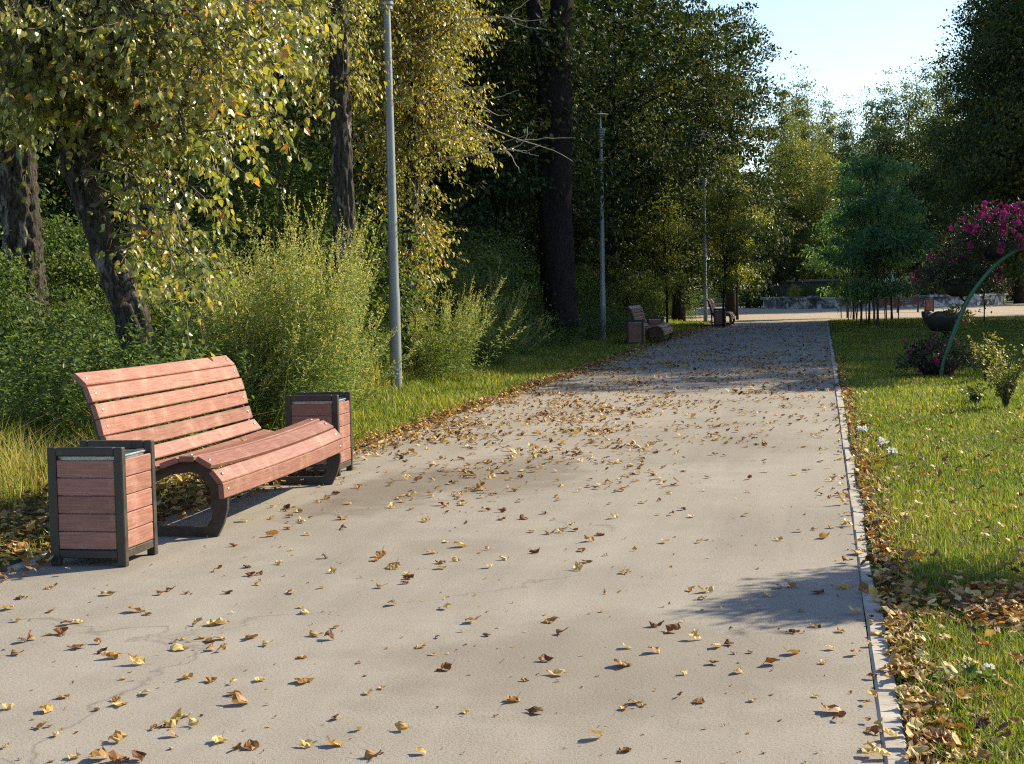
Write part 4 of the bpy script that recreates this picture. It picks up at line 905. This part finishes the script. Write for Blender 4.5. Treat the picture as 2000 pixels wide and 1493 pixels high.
# rose bushes, low flowers and broad leaved weeds on the lawn
def rosebush(loc, r, h, n, label, seed, blooms=0, tmu=.55):
    rg = np.random.default_rng(seed); root = tag(empty('rose_bush', loc), label, 'rose bush', 'rose bushes on the lawn'); st, mb = MB(), MB(); tips = []
    for q in range(n):
        a = rg.uniform(0, 6.28); e = np.array([math.cos(a)*r*rg.uniform(.2, 1), math.sin(a)*r*rg.uniform(.2, 1), h*rg.uniform(.5, 1.05)]); p = smooth_path([(0, 0, 0), e*np.array([.35, .35, .55]), e], 8)+np.r_[[np.zeros(3)], rg.normal(size=(7, 3))*.012]
        st.add(*tube(p, np.linspace(.007, .002, 8), 4, False)); tips.append(e); m = 26; u = rg.uniform(.3, 1.02, m)
        c = np.stack([np.interp(u*7, np.arange(8), p[:, j]) for j in range(3)], -1); d = rg.normal(size=(m, 3)); 
        leaves(mb, OVATE, c+unit(d)*.03, d, np.array([0, 0, 1.])+rg.normal(size=(m, 3))*.5, .048*rg.uniform(.6, 1.3, m), np.clip(tmu+.25*(u-.7)+rg.normal(size=m)*.17, 0, 1))
    st.obj('stems', M_twig_dark, root)['kind'] = 'stuff'; mb.obj('foliage', M_rose, root)
    for q in range(blooms): put('flower', FLW[2], root, tips[q]+np.array([0, -.02, .03]), (.9, .2, 0), .09)
    return root
gp = lambda x, y: ground_at(x, y)
rosebush(Vector((2.52, 24.6, 0)), .28, .78, 24, 'pale yellow green rose bush just right of the flower stand foot', 1, 0, .62)
rosebush(gp(1965, 800), .42, .78, 30, 'taller rose bush with one pink bloom at the picture edge', 2, 1, .5)
rosebush(gp(1905, 790), .32, .3, 16, 'low sprawling dark green rose bush before the flower stand', 3, 0, .2)
def white_flower(loc, s, label):
    root = tag(empty('white_flower', loc), label, 'flower', 'white flowers along the kerb'); h = .09
    MB().add(*tube([(0, 0, 0), (0, .01, h*.6), (0, 0, h)], .003, 4)).obj('stem', M_shrub, root)
    mb = MB(); n = 46; d = unit(gauss(n)); d[:, 2] = np.abs(d[:, 2]); leaves(mb, OVATE, d*s*.55*np.array([1, 1, .6])+np.array([0, 0, h]), d+gauss(n)*.4, d+gauss(n)*.3, s*.42*rng.uniform(.7, 1.2, n), rng.uniform(0, 1, n)); mb.obj('bloom', M_white, root)
    mb = MB(); leaves(mb, OVATE, gauss(16)*np.array([.05, .05, .01])+np.array([0, 0, .05]), gauss(16), np.array([0, 0, 1.])+gauss(16)*.4, .05, rng.uniform(.2, .8, 16)); mb.obj('foliage', M_shrub, root)
for px, py, s, lb in ((1684, 858, .075, 'white flower cluster closest to the kerb, farthest along it'), (1724, 884, .07, 'white flower cluster in the grass, middle of the three'), (1741, 902, .065, 'white flower cluster in the grass, the one set furthest from the kerb'), (1932, 1350, .03, 'small lone white flower in the near grass')):
    white_flower(gp(px, py), s, lb)
def plantain(loc, n, label, seed, s=.11):
    rg = np.random.default_rng(seed); a = np.arange(n)*2.4; d = np.c_[np.cos(a), np.sin(a), rg.uniform(.5, 1.2, n)]
    mb = MB(); leaves(mb, OVATE, np.c_[d[:, :2]*.015, np.full(n, .01)], d, np.c_[-d[:, :2]*.7, np.ones(n)], s*rg.uniform(.7, 1.2, n), rg.uniform(.1, .5, n)); tag(mb.obj('plantain', M_shrub, None, loc=loc), label, 'weed')
plantain(gp(1880, 1345), 5, 'broad leaved green plantain weed in the near grass', 1)
plantain(gp(1846, 1335), 4, 'narrow upright plantain weed beside the leaf drift', 2, .09)

# ------------------------------------------------------------------ the square: stone ring, fountain, bench, bin
CX, CY = gx(1722, 112), 112.0
mb = MB(); k = 72
v, f = lathe([(8.55, -.05), (8.5, .1), (8.45, .62), (8.6, .64), (8.6, .76), (7.9, .76), (7.9, .45), (.01, .55)], k, lambda q, a: (.05*np.sin(a*9+q)+.03*np.sin(a*23), .025*np.sin(a*13+q)*(q > 1)*(q < 6)))
mb.add(v, f); rg_ = tag(empty('stone_ring', (CX, CY, 0)), 'low round raised bed with peeling white stone wall in the square', 'raised bed'); mb.obj('wall', M_peel, rg_)
fo = tag(empty('fountain', (CX+.6, CY, .5)), 'stone fountain with vase bowl on a pedestal inside the raised bed', 'fountain')
v, f = lathe([(.9, 0), (.9, .9), (1.25, 1.15), (1.45, 1.22), (1.45, 1.34), (1.3, 1.34), (1.1, 1.2), (.02, 1.15)], 40); MB().add(v, f).obj('lower_basin', M_whitestone, fo, True)
v, f = lathe([(.42, 1.15), (.3, 1.3), (.22, 1.6), (.26, 1.95), (.34, 2.05)], 24); MB().add(v, f).obj('pedestal', M_whitestone, fo, True)
v, f = lathe([(.3, 2.05), (.5, 2.2), (.75, 2.42), (.86, 2.5), (.86, 2.56), (.7, 2.52), (.02, 2.3)], 36); MB().add(v, f).obj('bowl', M_whitestone, fo, True)
for i, (dx, dy, s, v, lab) in enumerate(((-6.2, -4.6, .36, 0, 1), (-4.2, -5.8, .36, 1, 0), (-2.2, -6.3, .34, 2, 0), (-.2, -6.6, .34, 0, 0), (1.9, -6.3, .36, 1, 0), (3.8, -5.6, .36, 2, 0), (5.6, -4.4, .38, 0, 0), (2.6, -3, .55, 2, 0), (-5.4, -2, .4, 1, 0), (-3.2, -3.2, .45, 0, 0), (4.6, -1.8, .5, 1, 0), (6.6, -2, .4, 2, 0))):
    o = plant(V_bush[v], 'shrub', CX+dx, CY+dy, 'yellow leaved shrub at the near edge of the raised bed, by its left end' if lab else 'dark low shrub growing in the raised bed', 'shrub', None if lab else 'shrubs of the raised bed', s); o.location.z = .5
    if lab:
        for c in [c for c in o.children if c.name.startswith('crown')]:
            c.data = c.data.copy(); c.data.materials[0] = M_yellow
tw = tag(empty('terrace_wall', (gx(1588, 138), 138, 0)), 'low dark terrace wall with pale coping beyond the stone ring, left of the fountain', 'wall')
box(MB(), (0, 0, .95), (7.0, .6, 1.9), .03).obj('wall', M_darkstone, tw); box(MB(), (0, 0, 2.02), (7.3, .8, .22), .03).obj('coping', M_kerb, tw)
def back_bench(loc, rz, label):
    r = tag(empty('park_bench', loc, rz), label, 'bench')
    for z in (.84, .72, .60, .48): box(MB(), (0, 0, 0), (2.25, .03, .095), .004).obj('slat', M_oldwood, r, loc=(0, -.02-(.9-z)*.12+.05, z))
    for y in (.12, .24, .36, .48): box(MB(), (0, 0, 0), (2.25, .095, .03), .004).obj('slat', M_oldwood, r, loc=(0, y, .44))
    for x in (-1.08, 0, 1.08):
        mb = MB(); box(mb, (x, .0, .45), (.05, .05, .9), .004); box(mb, (x, .44, .21), (.05, .05, .42), .004); box(mb, (x, .24, .4), (.045, .42, .04), .004); mb.obj('leg_frame', M_steel, r)
back_bench((gx(1754, 85), 85, 0), R(4), 'dark brown slatted bench seen from behind at the edge of the square')
make_bin((gx(1815, 86), 86.2, 0), R(3), 'small dark litter bin right of the back-turned bench', None)
make_bin((gx(1536, 127), 127, 0), R(5), 'tiny dark bin far across the square left of the stone ring', None)
